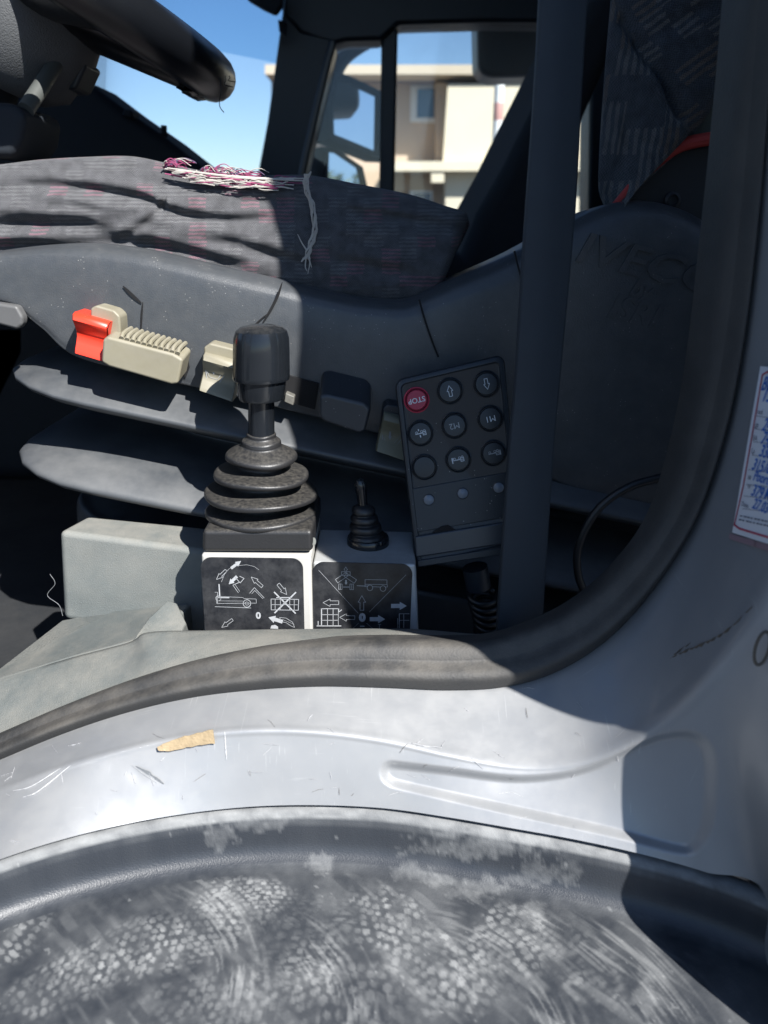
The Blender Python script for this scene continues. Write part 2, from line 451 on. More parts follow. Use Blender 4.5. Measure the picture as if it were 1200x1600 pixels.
def silver_material():
    m = mat('silver_sill_paint', (0.290, 0.297, 0.306), 0.36, metal=0.25, var=0.10, vscale=14, dust=0.50, dscale=26, up=0.8, dustcol=(0.34, 0.337, 0.330), coat=0.25)
    nt = m.node_tree; N = nt.nodes; L = nt.links
    b = N['Principled BSDF']; src = b.inputs['Base Color'].links[0].from_socket
    ge = N.new('ShaderNodeNewGeometry')
    prev = src
    for k, (rz, ry, sc) in enumerate(((0.6, 0.2, (900, 14, 60)), (-0.5, 0.5, (700, 16, 50)), (1.3, -0.3, (20, 800, 30)))):
        mp = N.new('ShaderNodeMapping'); mp.inputs['Rotation'].default_value = (0.3 * k, ry, rz); mp.inputs['Scale'].default_value = sc
        L.new(ge.outputs['Position'], mp.inputs['Vector'])
        nz = N.new('ShaderNodeTexNoise'); nz.inputs['Scale'].default_value = 1.0; nz.inputs['Detail'].default_value = 1.5
        L.new(mp.outputs[0], nz.inputs['Vector'])
        r = N.new('ShaderNodeMapRange'); r.inputs[1].default_value = 0.70; r.inputs[2].default_value = 0.78
        L.new(nz.outputs[0], r.inputs[0])
        n2 = N.new('ShaderNodeTexNoise'); n2.inputs['Scale'].default_value = 14; L.new(ge.outputs['Position'], n2.inputs['Vector'])
        r2 = N.new('ShaderNodeMapRange'); r2.inputs[1].default_value = 0.47; r2.inputs[2].default_value = 0.62; r2.inputs[4].default_value = 0.6
        L.new(n2.outputs[0], r2.inputs[0])
        mu = N.new('ShaderNodeMath'); mu.operation = 'MULTIPLY'; L.new(r.outputs[0], mu.inputs[0]); L.new(r2.outputs[0], mu.inputs[1])
        mx = N.new('ShaderNodeMix'); mx.data_type = 'RGBA'; mx.inputs[7].default_value = (0.50, 0.50, 0.50, 1)
        L.new(mu.outputs[0], mx.inputs[0]); L.new(prev, mx.inputs[6]); prev = mx.outputs[2]
    L.new(prev, b.inputs['Base Color'])
    return m
M_silver = silver_material()

# sill and pillar: rows A (under the seal), B (seal edge), C (crease), D (lower / outer edge)
SB = [(-420, 1395), (-250, 1302), (-100, 1232), (0, 1188), (100, 1147), (200, 1114), (300, 1091), (400, 1079), (500, 1074), (600, 1076), (700, 1080), (790, 1075), (870, 1052), (950, 1002), (1020, 927), (1085, 825), (1130, 700), (1160, 560), (1185, 350), (1205, 50), (1222, -300), (1240, -900)]
SC = [(-420, 1440), (-250, 1345), (-100, 1276), (0, 1234), (100, 1198), (200, 1170), (300, 1150), (400, 1141), (500, 1144), (600, 1157), (700, 1179), (800, 1196), (880, 1194), (950, 1176), (1030, 1130), (1110, 1052), (1190, 940), (1270, 770), (1330, 560), (1370, 250), (1400, -100), (1430, -800)]
SD = [(-420, 1550, .40), (-250, 1460, .395), (-100, 1384, .39), (0, 1343, .388), (100, 1311, .40), (200, 1287, .41), (300, 1270, .419), (400, 1260, .424), (500, 1258, .424), (600, 1263, .420), (700, 1277, .415), (800, 1294, .408), (900, 1312, .400), (1000, 1334, .39), (1100, 1362, .376), (1200, 1400, .361), (1330, 1462, .338)]
SDcast = [W(.236, .290, -.33), W(.288, .288, -.16), W(.213, .287, .11), W(.274, .286, .45), W(.300, .286, 1.0)]  # out-of-frame pillar edge, bulged and notched to shape the shadow on the sill
n_st = len(SB)
cY = [.458] * 9 + [.456, .450, .445, .440, .432, .420, .405, .395, .392, .390, .388, .388, .388]
Bp = [P(x, y, .50) for x, y in SB]
Ap = [P(x, y, .500) + Vector((0, .02, .004)) for x, y in SB]
Cp = [P(x, y, cY[i]) for i, (x, y) in enumerate(SC)]
Dp = [PZ(q[0], q[1], -.392) for q in SD[:-1]] + [W(.236, .290, -.43)] + SDcast  # pillar corner added before the cast edge, to throw the step's shadow line
NS, NT = 760, 110
As, Bs, Cs, Ds = (spline(q, NS) for q in (Ap, Bp, Cp, Dp))
rows = []
for j in range(NT + 1):
    t = j / NT
    if t < 0.06:
        r = As + (Bs - As) * (t / 0.06)
    else:
        s = (t - 0.06) / 0.94
        # smooth curve through B, C, D with a fairly tight turn at the crease
        w = 0.36
        k = sstep(0, 1, np.clip((s - w) / 0.10 + 0.5, 0, 1))
        up_ = Bs + (Cs - Bs) * (s / w)
        lo_ = Cs + (Ds - Cs) * ((s - w) / (1 - w))
        r = up_ * (1 - k) + lo_ * k
    rows.append(r)
Gs = np.array(rows)                                  # (NT+1, NS, 3)
yy = Gs[..., 1]; zz = Gs[..., 2] - CZ; dep = yy * CP - zz * SP
gpx = 600 + F * Gs[..., 0] / dep; gpy = 800 - F * (yy * SP + zz * CP) / dep
poly = [(612, 1207), (700, 1217), (800, 1229), (880, 1224), (945, 1206), (1010, 1174), (1055, 1160), (1085, 1162), (1100, 1180), (1103, 1220), (1097, 1285), (1083, 1312), (1060, 1316), (960, 1290), (800, 1255), (640, 1219), (616, 1212)]
pq = spline([(a, b, 0) for a, b in poly + poly[:1]], 90)[:-1, :2]
sd = polysd(gpx, gpy, [tuple(q) for q in pq]) - 11
push = sstep(9, -8, sd) * 0.0072
push += np.exp(-((gpx - 215) / 14) ** 2 - ((gpy - 1212) / 10) ** 2) * 0.0010
push += (fbm(gpx / 160, gpy / 160, 3) - .5) * 0.0012
dirv = np.stack([np.zeros_like(push), np.ones_like(push) * .8, np.ones_like(push) * -.55], -1)
Gs = Gs + dirv * push[..., None]
low = Gs[-1] + np.array([0, .018, -.004]); low2 = low + np.array([0, .03, -.05])
edge = np.arange(NS) > NS * (len(SD) - .5) / n_st                        # pillar side: run on rearwards instead of tucking under
low[edge] = Gs[-1][edge] + np.array([.05, -.006, 0]); low2[edge] = Gs[-1][edge] + np.array([.60, -.01, 0])
lst = [list(map(Vector, r)) for r in list(Gs) + [low, low2]]
v, f = grid(lst)
sill = mk('sill_panel', v, f, M_silver, cab, sharp=60)
sill['label'] = 'scuffed silver painted sill curving up into the door pillar'
def on_sill(px, py):
    d = (gpx - px) ** 2 + (gpy - py) ** 2
    i = np.unravel_index(np.argmin(d), d.shape)
    return float(Gs[i][1])

# door seal: rubber extrusion, cross-section between inner edge and outer edge
SI = [(-420, 1330), (-250, 1250), (-100, 1186), (0, 1143), (100, 1100), (200, 1062), (300, 1031), (400, 1010), (500, 999), (600, 996), (700, 997), (770, 993), (835, 973), (900, 940), (965, 885), (1025, 805), (1062, 700), (1092, 560), (1118, 350), (1150, 30), (1172, -300), (1190, -900)]
Is = spline([P(x, y, .522) for x, y in SI], 300); Os = spline([P(x, y, .498) for x, y in SB], 300)
prof = [(-.10, .020), (0.0, .006), (.08, -.003), (.18, -.0075), (.30, -.0085), (.40, -.0082), (.46, -.0078), (.54, -.0092), (.68, -.0122), (.82, -.0112), (.93, -.004), (.985, .006), (.96, .03)]
pr = spline([(a, b, 0) for a, b in prof], 40)
lst = []
for a, b, _ in pr:
    base = Is + (Os - Is) * a
    lst.append([Vector(q) + Vector((0, b * .82, -b * .57)) for q in base])
v, f = grid(lst)
mk('door_seal', v, f, M_rubber, cab, sharp=70)['label'] = 'dusty black rubber door seal curving round the doorway'
# dark gap line between seal and sill is the shadow under the seal lip

# step: raised rubber-covered step with upturned rear rim
def step_mat():
    D = spline([PZ(x, y + 4, -.399) for x, y, _ in SD] , 620)
    N1 = 620
    rows = []
    lip = [(.020, -.012), (.010, -.001), (.004, .002), (-.003, .001), (-.0065, -.004), (-.008, -.012), (-.0088, -.020), (-.010, -.026), (-.013, -.031), (-.018, -.0345), (-.024, -.0358)]
    ls = spline([(a, b, 0) for a, b in lip], 30)
    for a, b, _ in ls:
        rows.append(D + np.array([0, a, b]))
    base = rows[-1].copy()
    for k in range(1, 261):
        t = k / 260
        q = base.copy(); q[:, 1] = base[:, 1] + (0.10 - base[:, 1]) * t
        q[:, 0] = base[:, 0] * (1 + 0.04 * t); q[:, 2] = base[:, 2] - 0.0008 * t
        rows.append(q)
    A = np.array(rows)
    yy = A[..., 1]; zz = A[..., 2] - CZ; dep = yy * CP - zz * SP
    px = 600 + F * A[..., 0] / dep; py = 800 - F * (yy * SP + zz * CP) / dep
    X, Y = A[..., 0], A[..., 1]
    flat = np.zeros(px.shape); flat[30:] = 1
    # dust, in plan coordinates
    n1 = fbm(X * 22, Y * 22, 1); n2 = fbm(X * 60, Y * 60, 2); n3 = fbm(X * 240, Y * 240, 5)
    dust = np.clip((n1 - .40) * .9, 0, 1) * .55 + np.clip(n2 - .45, 0, 1) * .35 + n3 * .10
    fine = n3
    def print_(cx, cy, ang, lx, ly, cell, warp, amt, stretch=1.0, seed=0):
        """shoe print: rows of hexagonal lugs inside an uneven oval, centre given in picture pixels"""
        c = PZ(cx, cy, -.435); ca, sa = math.cos(ang), math.sin(ang)
        a = (X - c.x) * ca + (Y - c.y) * sa; b = -(X - c.x) * sa + (Y - c.y) * ca
        warp = warp * 1.5; wx = (fbm(X * 18, Y * 18, 20 + seed) - .5) * warp; wy = (fbm(X * 18, Y * 18, 30 + seed) - .5) * warp
        a2 = a + wx; b2 = (b + wy) / stretch + a2 * a2 * 2.5
        cell = cell * .70; h = cell * .866
        r_ = np.round(b2 / h); off = (r_ % 2) * .5
        i_ = np.round(a2 / cell - off)
        jx = (LAT[(i_.astype(int)) % 256, (r_.astype(int) + seed) % 256] - .5) * .40
        jy = (LAT[(r_.astype(int)) % 256, (i_.astype(int) + seed * 3) % 256] - .5) * .40
        da = (a2 - (i_ + off) * cell) / cell + jx; db = (b2 - r_ * h) / cell + jy
        hexd = np.maximum(np.abs(da), np.abs(da) * .5 + np.abs(db) * .866)
        sz = .40 + (LAT[(i_.astype(int) * 7) % 256, (r_.astype(int) * 3) % 256] - .5) * .12
        lug = sstep(sz, sz - .13, hexd + (fbm(X * 420, Y * 420, 71) - .47) * .30) * (.55 + .45 * LAT[(i_.astype(int) * 3) % 256, (r_.astype(int) * 5 + seed) % 256])
        el = np.sqrt((a / lx) ** 2 + (b / ly) ** 2) + (n1 - .45) * .9
        m_ = sstep(1.08, .70, el) * np.clip(fbm(X * 30, Y * 30, 50 + seed) * 2.4 - .45, .08, 1.0)
        return lug * m_ * amt * np.clip(fbm(X * 150, Y * 90, 80 + seed) * 3.4 - .8, .1, 1.25), m_ * amt * .07
    tot = dust.copy()
    for k, (cx, cy, ang, lx, ly, cell, warp, amt, st) in enumerate([
            (255, 1470, .35, .075, .026, .0082, .012, .95, 1.0),
            (380, 1400, .1, .040, .018, .0066, .018, .95, 1.0),
            (480, 1480, 1.25, .05, .030, .0080, .03, .55, 1.3),
            (590, 1430, -.25, .045, .030, .0098, .010, 1.0, 1.0),
            (680, 1500, -.5, .045, .030, .0092, .012, .8, 1.25),
            (800, 1470, -.95, .030, .030, .0078, .010, .75, 1.6),
            (900, 1500, -1.0, .040, .022, .0075, .010, .7, 2.2),
            (560, 1560, .1, .10, .025, .0100, .014, .6, 1.1),
            (40, 1450, 1.0, .035, .022, .0070, .006, .8, 2.4),
            (110, 1530, .5, .04, .02, .0075, .008, .6, 1.4),
            (330, 1560, .2, .06, .02, .0090, .012, .5, 1.1)]):
        l, s_ = print_(cx, cy, ang, lx, ly, cell, warp, amt, st, k)
        tot = tot + l * .64 + s_ * 1.1
    # smeared arcs left by turning soles
    for cx, cy, r0, wd, a0, a1, amt in ((140, 1560, .088, .020, -.1, 1.1, .75), (330, 1600, .075, .022, -.3, 1.0, .7), (640, 1640, .085, .018, .0, 1.3, .5), (700, 1700, .14, .03, .1, 1.0, .5)):
        c = PZ(cx, cy, -.435); rr = np.hypot(X - c.x, Y - c.y); aa = np.arctan2(Y - c.y, X - c.x)
        st = sstep(.50, .75, vnoise(rr * 700, aa * 5, 8)) * np.exp(-((rr - r0) / wd) ** 2) * sstep(.3, .6, fbm(X * 60, Y * 60, 61))
        m_ = sstep(a0 - .15, a0 + .15, aa) * sstep(a1 + .2, a1 - .1, aa)
        tot = tot + st * m_ * amt * .55 * (.5 + n2)
    tot = np.where(flat > 0, tot, dust)
    sm = sstep(.55, .8, vnoise((X * .7 + Y * .7) * 260, (X * .7 - Y * .7) * 46, 90)) * np.clip(fbm(X * 16, Y * 16, 92) * 2.6 - .9, 0, 1)
    tot = tot + np.where(flat > 0, sm * .34, 0)
    # pale scuffs and dried splashes on the rim wall
    for cx, cy, rx, ry, amt in ((385, 1281, 72, 15, .62), (345, 1307, 22, 26, .5), (760, 1320, 110, 22, .75), (850, 1362, 60, 18, .5), (505, 1350, 22, 13, .7), (640, 1362, 26, 15, .45), (740, 1390, 40, 14, .55), (835, 1425, 16, 12, .55), (1010, 1560, 20, 36, .6), (690, 1376, 18, 11, .6)):
        e = np.sqrt(((px - cx) / rx) ** 2 + ((py - cy) / ry) ** 2) + (fbm(px / 16, py / 12, 12) - .47) * 2.2
        tot = tot + sstep(1.1, .55, e) * amt * .6 * (.2 + .9 * fbm(px / 5, py / 4, 44) + .4 * (fbm(px / 16, py / 9, 45) - .4))
        tot = tot + np.exp(-((e - 1.0) / .05) ** 2) * .16
    sp = (vnoise(px / 7, py / 7, 40) > .93) * (vnoise(px / 60, py / 60, 41) > .5) * .3
    tot = tot + sp * (py > 1290) * (n2 > .45)
    topm = np.zeros(px.shape); topm[4:12] = 1
    tot = tot + topm * (.15 + .9 * fbm(px / 22, py / 9, 14))
    wall = np.zeros(px.shape); wall[14:26] = 1
    tot = np.where(wall > 0, tot - dust * .75, tot)
    col = np.clip(tot, 0, 1)
    v, f = grid([list(map(Vector, r)) for r in A])
    m = bpy.data.materials.new('dusty_step_rubber'); m.use_nodes = True
    nt = m.node_tree; N = nt.nodes; L = nt.links; b = N['Principled BSDF']
    at = N.new('ShaderNodeAttribute'); at.attribute_name = 'dust'
    mx = N.new('ShaderNodeMix'); mx.data_type = 'RGBA'; mx.inputs[6].default_value = (0.022, 0.026, 0.033, 1); mx.inputs[7].default_value = (0.245, 0.25, 0.25, 1)
    L.new(at.outputs['Fac'], mx.inputs[0]); L.new(mx.outputs[2], b.inputs['Base Color'])
    rm = N.new('ShaderNodeMapRange'); rm.inputs[3].default_value = 0.42; rm.inputs[4].default_value = 0.9
    L.new(at.outputs['Fac'], rm.inputs[0]); L.new(rm.outputs[0], b.inputs['Roughness'])
    ge = N.new('ShaderNodeNewGeometry'); nz = N.new('ShaderNodeTexNoise'); nz.inputs['Scale'].default_value = 900
    L.new(ge.outputs['Position'], nz.inputs['Vector'])
    bp = N.new('ShaderNodeBump'); bp.inputs['Strength'].default_value = .35; bp.inputs['Distance'].default_value = .0006
    L.new(nz.outputs[0], bp.inputs['Height']); L.new(bp.outputs[0], b.inputs['Normal'])
    o = mk('step_mat', v, f, m, cab, sharp=80)
    at_ = o.data.attributes.new('dust', 'FLOAT', 'POINT')
    at_.data.foreach_set('value', col.ravel().astype(np.float32))
    o['label'] = 'black rubber step covered in pale dusty shoe prints'
    # riser below the step's outer edge
    e = A[-1]; v, f = grid([list(map(Vector, e)), list(map(Vector, e + np.array([0, -.004, -.006]))), list(map(Vector, e + np.array([0, .01, -.35])))])
    mk('step_riser', v, f, M_dark, cab)
step_mat()

# interior ledge and grey plastic floor cover
T_ = [(-250, 1150), (-100, 1088), (0, 1060), (110, 1027), (200, 1003), (232, 987), (330, 984), (480, 982), (640, 982), (740, 990), (800, 990)]
L_ = [(-250, 1270), (-100, 1200), (0, 1155), (110, 1108), (200, 1074), (260, 1052), (360, 1025), (480, 1008), (640, 1005), (740, 1005), (800, 1000)]
tS = spline([P(x, y, .578) for x, y in T_], 90); lS = spline([P(x, y, .520) for x, y in L_], 90)
rows = [lS + (tS - lS) * t + np.array([0, 0, math.sin(t * math.pi) * .002]) for t in np.linspace(0, .92, 12)]
rows.append(tS + np.array([0, .001, -.001])); rows.append(tS + np.array([0, .004, -.006])); rows.append(tS + np.array([0, .005, -.10]))
v, f = grid([list(map(Vector, r)) for r in rows])
cover = mk('floor_cover', v, f, M_greyplast, cab, sharp=60)
cover['label'] = 'dusty grey plastic floor cover behind the door seal'
# ramp and block
ramp = [P(-120, 1120, .60), P(0, 1043, .625), P(97, 966, .655), P(180, 952, .66), P(300, 940, .66), P(270, 972, .60), P(205, 1001, .580), P(110, 1026, .580), P(0, 1059, .580), P(-120, 1097, .580)]
v, f = extr([p + Vector((0, 0, -.0005)) for p in ramp], (0, 0, -.10))
mk('floor_ramp', v, f, M_greyplast, cab, bevel=.003)
fr = [P(91, 829, .662), P(335, 862, .656), P(335, 1000, .652), P(99, 968, .655)]
bk = [P(135, 806, .715), P(345, 826, .715), P(345, 1000, .73), P(135, 940, .73)]
v, f = extr(fr, bk)
mk('floor_block', v, f, M_greyplast, cab, bevel=.006, seg=4)['label'] = 'raised grey plastic block beside the lever'
# rounded collar wedge in front of the lever box
wd = [P(205, 1001, .581), P(214, 992, .582), P(232, 965, .60), P(262, 938, .625), P(276, 942, .625), P(291, 974, .60), P(285, 984, .581), P(240, 990, .579)]
v, f = extr(wd, (0, .012, -.03))
mk('floor_collar', v, f, M_greyplast, cab, bevel=.004, seg=3)
mk('floor_thread', *tube([P(x, y, .652) for x, y in spline([(78, 897, 0), (86, 912, 0), (74, 930, 0), (92, 945, 0), (98, 962, 0)], 24)[:, :2]], .00022, 5), M_printdim, cab)

# cab box: floor, lower walls, rear wall, roof
def box(name, x0, x1, y0, y1, z0, z1, m, parent=cab, bevel=.01):
    v = [W(x, y, z) for z in (z0, z1) for x, y in ((x0, y0), (x1, y0), (x1, y1), (x0, y1))]
    f = [(0, 1, 2, 3), (4, 5, 6, 7), (0, 1, 5, 4), (1, 2, 6, 5), (2, 3, 7, 6), (3, 0, 4, 7)]
    return mk(name, v, f, m, parent, bevel=bevel)
M_carpet = mat('floor_mat_dark', (0.009, 0.011, 0.014), 0.85, dust=.06, dscale=8, up=.9, bump=.6, bscale=300)
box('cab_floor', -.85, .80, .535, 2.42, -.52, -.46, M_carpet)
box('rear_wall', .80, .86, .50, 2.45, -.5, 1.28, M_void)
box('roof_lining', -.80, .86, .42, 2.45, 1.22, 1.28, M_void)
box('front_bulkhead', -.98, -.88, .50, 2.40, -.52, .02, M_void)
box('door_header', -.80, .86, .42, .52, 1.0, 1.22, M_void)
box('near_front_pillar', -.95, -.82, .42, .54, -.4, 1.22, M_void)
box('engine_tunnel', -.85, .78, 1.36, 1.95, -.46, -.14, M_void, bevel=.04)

# far door and pillars (passenger side)
YD = 2.35
M_pillar = mat('pillar_trim_dark', (0.012, 0.018, 0.027), 0.45, bump=.1)
mk('front_pillar', *extr_px([(455, -80), (447, 22), (470, 50), (524, 62), (498, 170), (466, 320), (392, 330), (418, 190)], YD - .05, .14), M_pillar, cab, bevel=.015)
mk('pillar_weatherstrip', *tube([P(x, y, YD - .055) for x, y in ((520, 66), (508, 110), (492, 180), (476, 250), (462, 325))], .011, 8), mat('weatherstrip', (.04, .045, .055), .3), cab)
pd = thing('passenger_door', P(700, 330, YD), 'closed passenger door of the cab, dark frame with two windows', 'door')
mk('window_divider', *extr_px([(596, 50), (622, 40), (616, 330), (592, 330)], YD - .02, .06), M_pillar, pd, bevel=.008)
mk('window_header', *extr_px([(440, -140), (1010, -140), (1010, 36), (760, 34), (622, 38), (596, 62), (540, 64), (518, 70), (470, 52), (440, 20)], YD - .045, .12), M_pillar, pd, bevel=.012)
mk('rear_frame', *extr_px([(924, 30), (1010, 30), (1010, 420), (918, 420)], YD - .045, .12), M_pillar, pd, bevel=.01)
mk('door_panel', [W(-.42, YD - .04, -.02), W(.80, YD - .04, -.02), W(.80, YD - .04, -.55), W(-.42, YD - .04, -.55), W(-.42, YD + .06, -.02), W(.80, YD + .06, -.02), W(.80, YD + .06, -.55), W(-.42, YD + .06, -.55)],
   [(0, 1, 2, 3), (4, 5, 6, 7), (0, 1, 5, 4), (1, 2, 6, 5), (2, 3, 7, 6), (3, 0, 4, 7)], M_void, pd, bevel=.02)
mk('quarter_window_pane', *extr_px([(515, 64), (597, 60), (595, 332), (464, 332)], YD, .004), M_glass, pd)
mk('side_window_pane', *extr_px([(618, 36), (926, 34), (922, 420), (614, 420)], YD, .004), M_sglass, pd)

# windscreen
def windscreen():
    plan = spline([(-.28, 2.56, 0), (-.62, 2.25, 0), (-.80, 1.9, 0), (-.90, 1.45, 0), (-.90, 1.0, 0), (-.84, .55, 0)], 30)
    rows = []; tint = []
    for z in np.linspace(-.02, 1.22, 14):
        k = 1 - .10 * (z / 1.0) * 0
        rows.append([W(x + .12 * z, y, z) for x, y, _ in plan])
    v, f = grid(rows)
    ws = mk('windscreen', v, f, M_wglass, cab, solid=.005)
    rows = []
    for i in range(6):
        t = i / 5
        rows.append([W(x + .12 * (zb + (1.22 - zb) * t) + .012, y, zb + (1.22 - zb) * t) for (x, y, _), zb in zip(plan, .395 + .06 * np.linspace(0, 1, 30) ** .5)])
    v, f = grid(rows)
    mk('tinted_sun_strip', v, f, M_tint, ws)
windscreen()
mk('sun_visor', *extr_px([(372, -60), (440, -60), (441, 8), (430, 22), (412, 14), (385, -2)], 2.1, .03), M_void, cab, bevel=.006)
mk('visor_clip', *extr_px([(434, 30), (447, 34), (446, 55), (436, 50)], 2.2, .02), M_void, cab, bevel=.003)

# dashboard with a cowl that slopes down towards the seat
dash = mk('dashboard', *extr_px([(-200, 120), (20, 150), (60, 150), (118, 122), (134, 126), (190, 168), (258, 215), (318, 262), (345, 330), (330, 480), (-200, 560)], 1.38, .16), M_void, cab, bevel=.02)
dash['label'] = 'dark dashboard cowl sloping down behind the seat cushion'
mk('dash_button', *extr_px([(189, 180), (193, 170), (206, 172), (208, 186)], 1.37, .04), M_void, dash, bevel=.004)
mk('dash_antenna', *tube([P(257, 222, 1.40), P(256, 196, 1.40)], .005, 8), M_void, dash)
mk('lower_dashboard', *extr_px([(-260, 300), (60, 330), (60, 560), (-10, 700), (-260, 760)], 1.36, .5), M_void, cab, bevel=.03)

# outside mirrors on the far side
def mirror(name, glass_px, y0, label):
    """angled mirror head: shell grown round the glass outline, glass set in its rear face"""
    c = np.mean(np.array(glass_px), 0); cc = P(c[0], c[1], y0)
    n = Vector((.77, -.635, .06)).normalized(); eye = Vector((0, 0, CZ)); pts = []
    for x, y in glass_px:
        d = ray(x, y); t = (cc - eye).dot(n) / d.dot(n); pts.append(eye + d * t)
    mid = sum(pts, Vector()) / len(pts)
    grow = lambda k, h: [mid + (p - mid) * k - n * h for p in pts]
    o = mk(name, *ringloft([grow(.88, .000), grow(.90, -.010), grow(1.10, -.012), grow(1.16, .004), grow(1.10, .06), grow(.8, .10)]), M_void, cab, sharp=50)
    o['label'] = label
    mk('mirror_glass', *extr(grow(.905, -.003), list(grow(.905, .002))), M_mirror, o, smooth=False)
    return o
mirror('wing_mirror', [(521, 122), (540, 124), (591, 148), (589, 244), (560, 232), (515, 214), (513, 160)], 2.62, 'upper wing mirror outside the far quarter window')
mirror('wing_mirror', [(508, 234), (522, 236), (560, 262), (569, 300), (506, 300)], 2.62, 'lower wing mirror outside the far quarter window')
mk('mirror_arm', *tube([P(x, y, 2.62) for x, y in spline([(518, 150, 0), (523, 118, 0), (536, 92, 0), (560, 72, 0), (600, 50, 0)], 14)[:, :2]], .022, 10), M_pillar, cab)
mk('kerb_mirror', *extr_px([(744, 10), (860, 6), (860, 112), (840, 119), (770, 121), (752, 116), (746, 100)], 2.56, .16), mat('kerb_mirror_shell', (.035, .04, .045), .4), cab, bevel=.02)

# the driver's own door stands open, hinged at the front edge of the doorway
dd = thing('driver_door', W(-.80, .36, -.55), "driver's door swung wide open on its front hinges beside the doorway", 'door')
def slab(name, x0, y0, x1, y1, z0, z1, th, m, bevel=.012):
    d = Vector((x1 - x0, y1 - y0, 0)).normalized(); n = Vector((-d.y, d.x, 0)) * th
    a = [W(x0, y0, z0), W(x1, y1, z0), W(x1, y1, z1), W(x0, y0, z1)]
    return mk(name, *extr(a, (n.x, n.y, 0)), m, dd, bevel=bevel)
M_doortrim = mat('door_inner_trim', (.13, .145, .165), .6, bump=.3)
slab('door_panel', -.80, .36, -.93, -.52, -.55, .06, .05, M_doortrim)
slab('door_skin', -.852, .36, -.982, -.52, -.56, .07, .02, M_silver)
slab('armrest', -.755, .12, -.815, -.30, -.22, -.16, .045, M_dark)
slab('frame_post', -.80, .36, -.81, .29, .065, .95, .05, M_dark)
slab('frame_post', -.921, -.46, -.93, -.52, .065, .95, .05, M_dark)
slab('frame_rail', -.80, .36, -.93, -.52, .955, 1.02, .05, M_dark)
slab('window_pane', -.815, .285, -.92, -.455, .065, .95, .004, M_wglass, 0)

# ------------------------------------------------------------------ building and pole outside
YB = 22.0
M_cream = mat('cream_render', (0.70, 0.61, 0.45), .9, var=.06, vscale=.6)
M_tan = mat('tan_render', (0.56, 0.43, 0.32), .9, var=.06, vscale=.6)
M_white = mat('white_paint', (0.78, 0.77, 0.73), .5)
M_pane = mat('building_pane', (0.05, 0.11, 0.19), .08)
M_roof = mat('roof_slab', (0.55, 0.46, 0.34), .9)
bld = thing('building', P(780, 800, YB).xyz * 1, 'cream and tan two storey building with flat eaves seen through the far windows', 'building')
bld.location.z = 0
def bpx(name, pts, Y, d, m, parent=bld, bevel=.02):
    return mk(name, *extr_px(pts, Y, d), m, parent, smooth=False, bevel=0)
bpx('wall', [(424, 116), (1500, 116), (1500, 460), (424, 460)], YB + 1.2, 8, M_tan)
bpx('roof', [(414, 101), (1500, 101), (1500, 116), (414, 116)], YB - .2, 10, M_roof)
bpx('roof_fascia', [(420, 117), (1500, 117), (1500, 128), (424, 128)], YB + .8, .3, mat('soffit_brown', (.20, .15, .13), .9))
bpx('wall_panel', [(700, 131), (1500, 131), (1500, 252), (692, 252)], YB, 1.1, M_cream)
bpx('pilaster', [(681, 129), (698, 129), (698, 252), (681, 252)], YB + .5, .6, M_tan)
bpx('floor_slab', [(606, 252), (1500, 252), (1500, 267), (606, 267)], YB - .3, 1.6, M_cream)
bpx('slab_bracket', [(674, 268), (694, 268), (694, 285), (674, 285)], YB - .25, .5, M_cream)
bpx('lower_panel', [(696, 268), (1500, 268), (1500, 460), (696, 460)], YB + .2, .9, mat('lower_render', (.66, .58, .44), .9))
bpx('balcony_rail', [(440, 268), (676, 268), (676, 300), (440, 300)], YB + .9, .2, mat('balcony_tan', (.55, .40, .27), .9))
w1 = bpx('window', [(642, 134), (688, 133), (687, 192), (641, 190)], YB + 1.10, .12, M_white)
bpx('pane', [(652, 139), (683, 138), (682, 184), (651, 184)], YB + 1.07, .05, M_pane, w1)
w2 = bpx('window', [(640, 298), (676, 298), (676, 330), (640, 330)], YB + .86, .06, M_white)
bpx('pane', [(646, 302), (673, 302), (673, 330), (646, 330)], YB + .83, .05, M_pane, w2)
w3 = bpx('window', [(480, 140), (520, 140), (520, 195), (480, 195)], YB + 1.10, .12, M_white)
bpx('pane', [(486, 145), (514, 145), (514, 189), (486, 189)], YB + 1.07, .05, M_pane, w3)
# striped pole standing on the ground
pp = P(776, 230, 9.0)
pole = thing('striped_pole', (pp.x, pp.y, 0), 'slim white pole with red bands standing outside before the cream building', 'pole')
ztop = P(776, 118, 9.0).z
mk('shaft', *lathe((pp.x, pp.y, 0), [(.05, 0), (.05, ztop - .02), (.03, ztop)], 16), M_white, pole)
for z in (1.55, 2.05, 2.55):
    mk('red_band', *lathe((pp.x, pp.y, z), [(.051, 0), (.052, .005), (.052, .16), (.051, .165)], 16), mat('pole_red', (.55, .30, .26), .5), pole)

# ================================================================== DRIVER'S SEAT
seat = thing('driver_seat', W(-.05, .98, -.46), "driver's seat with torn plaid cushion, grey side trim and rubber bellows", 'seat')
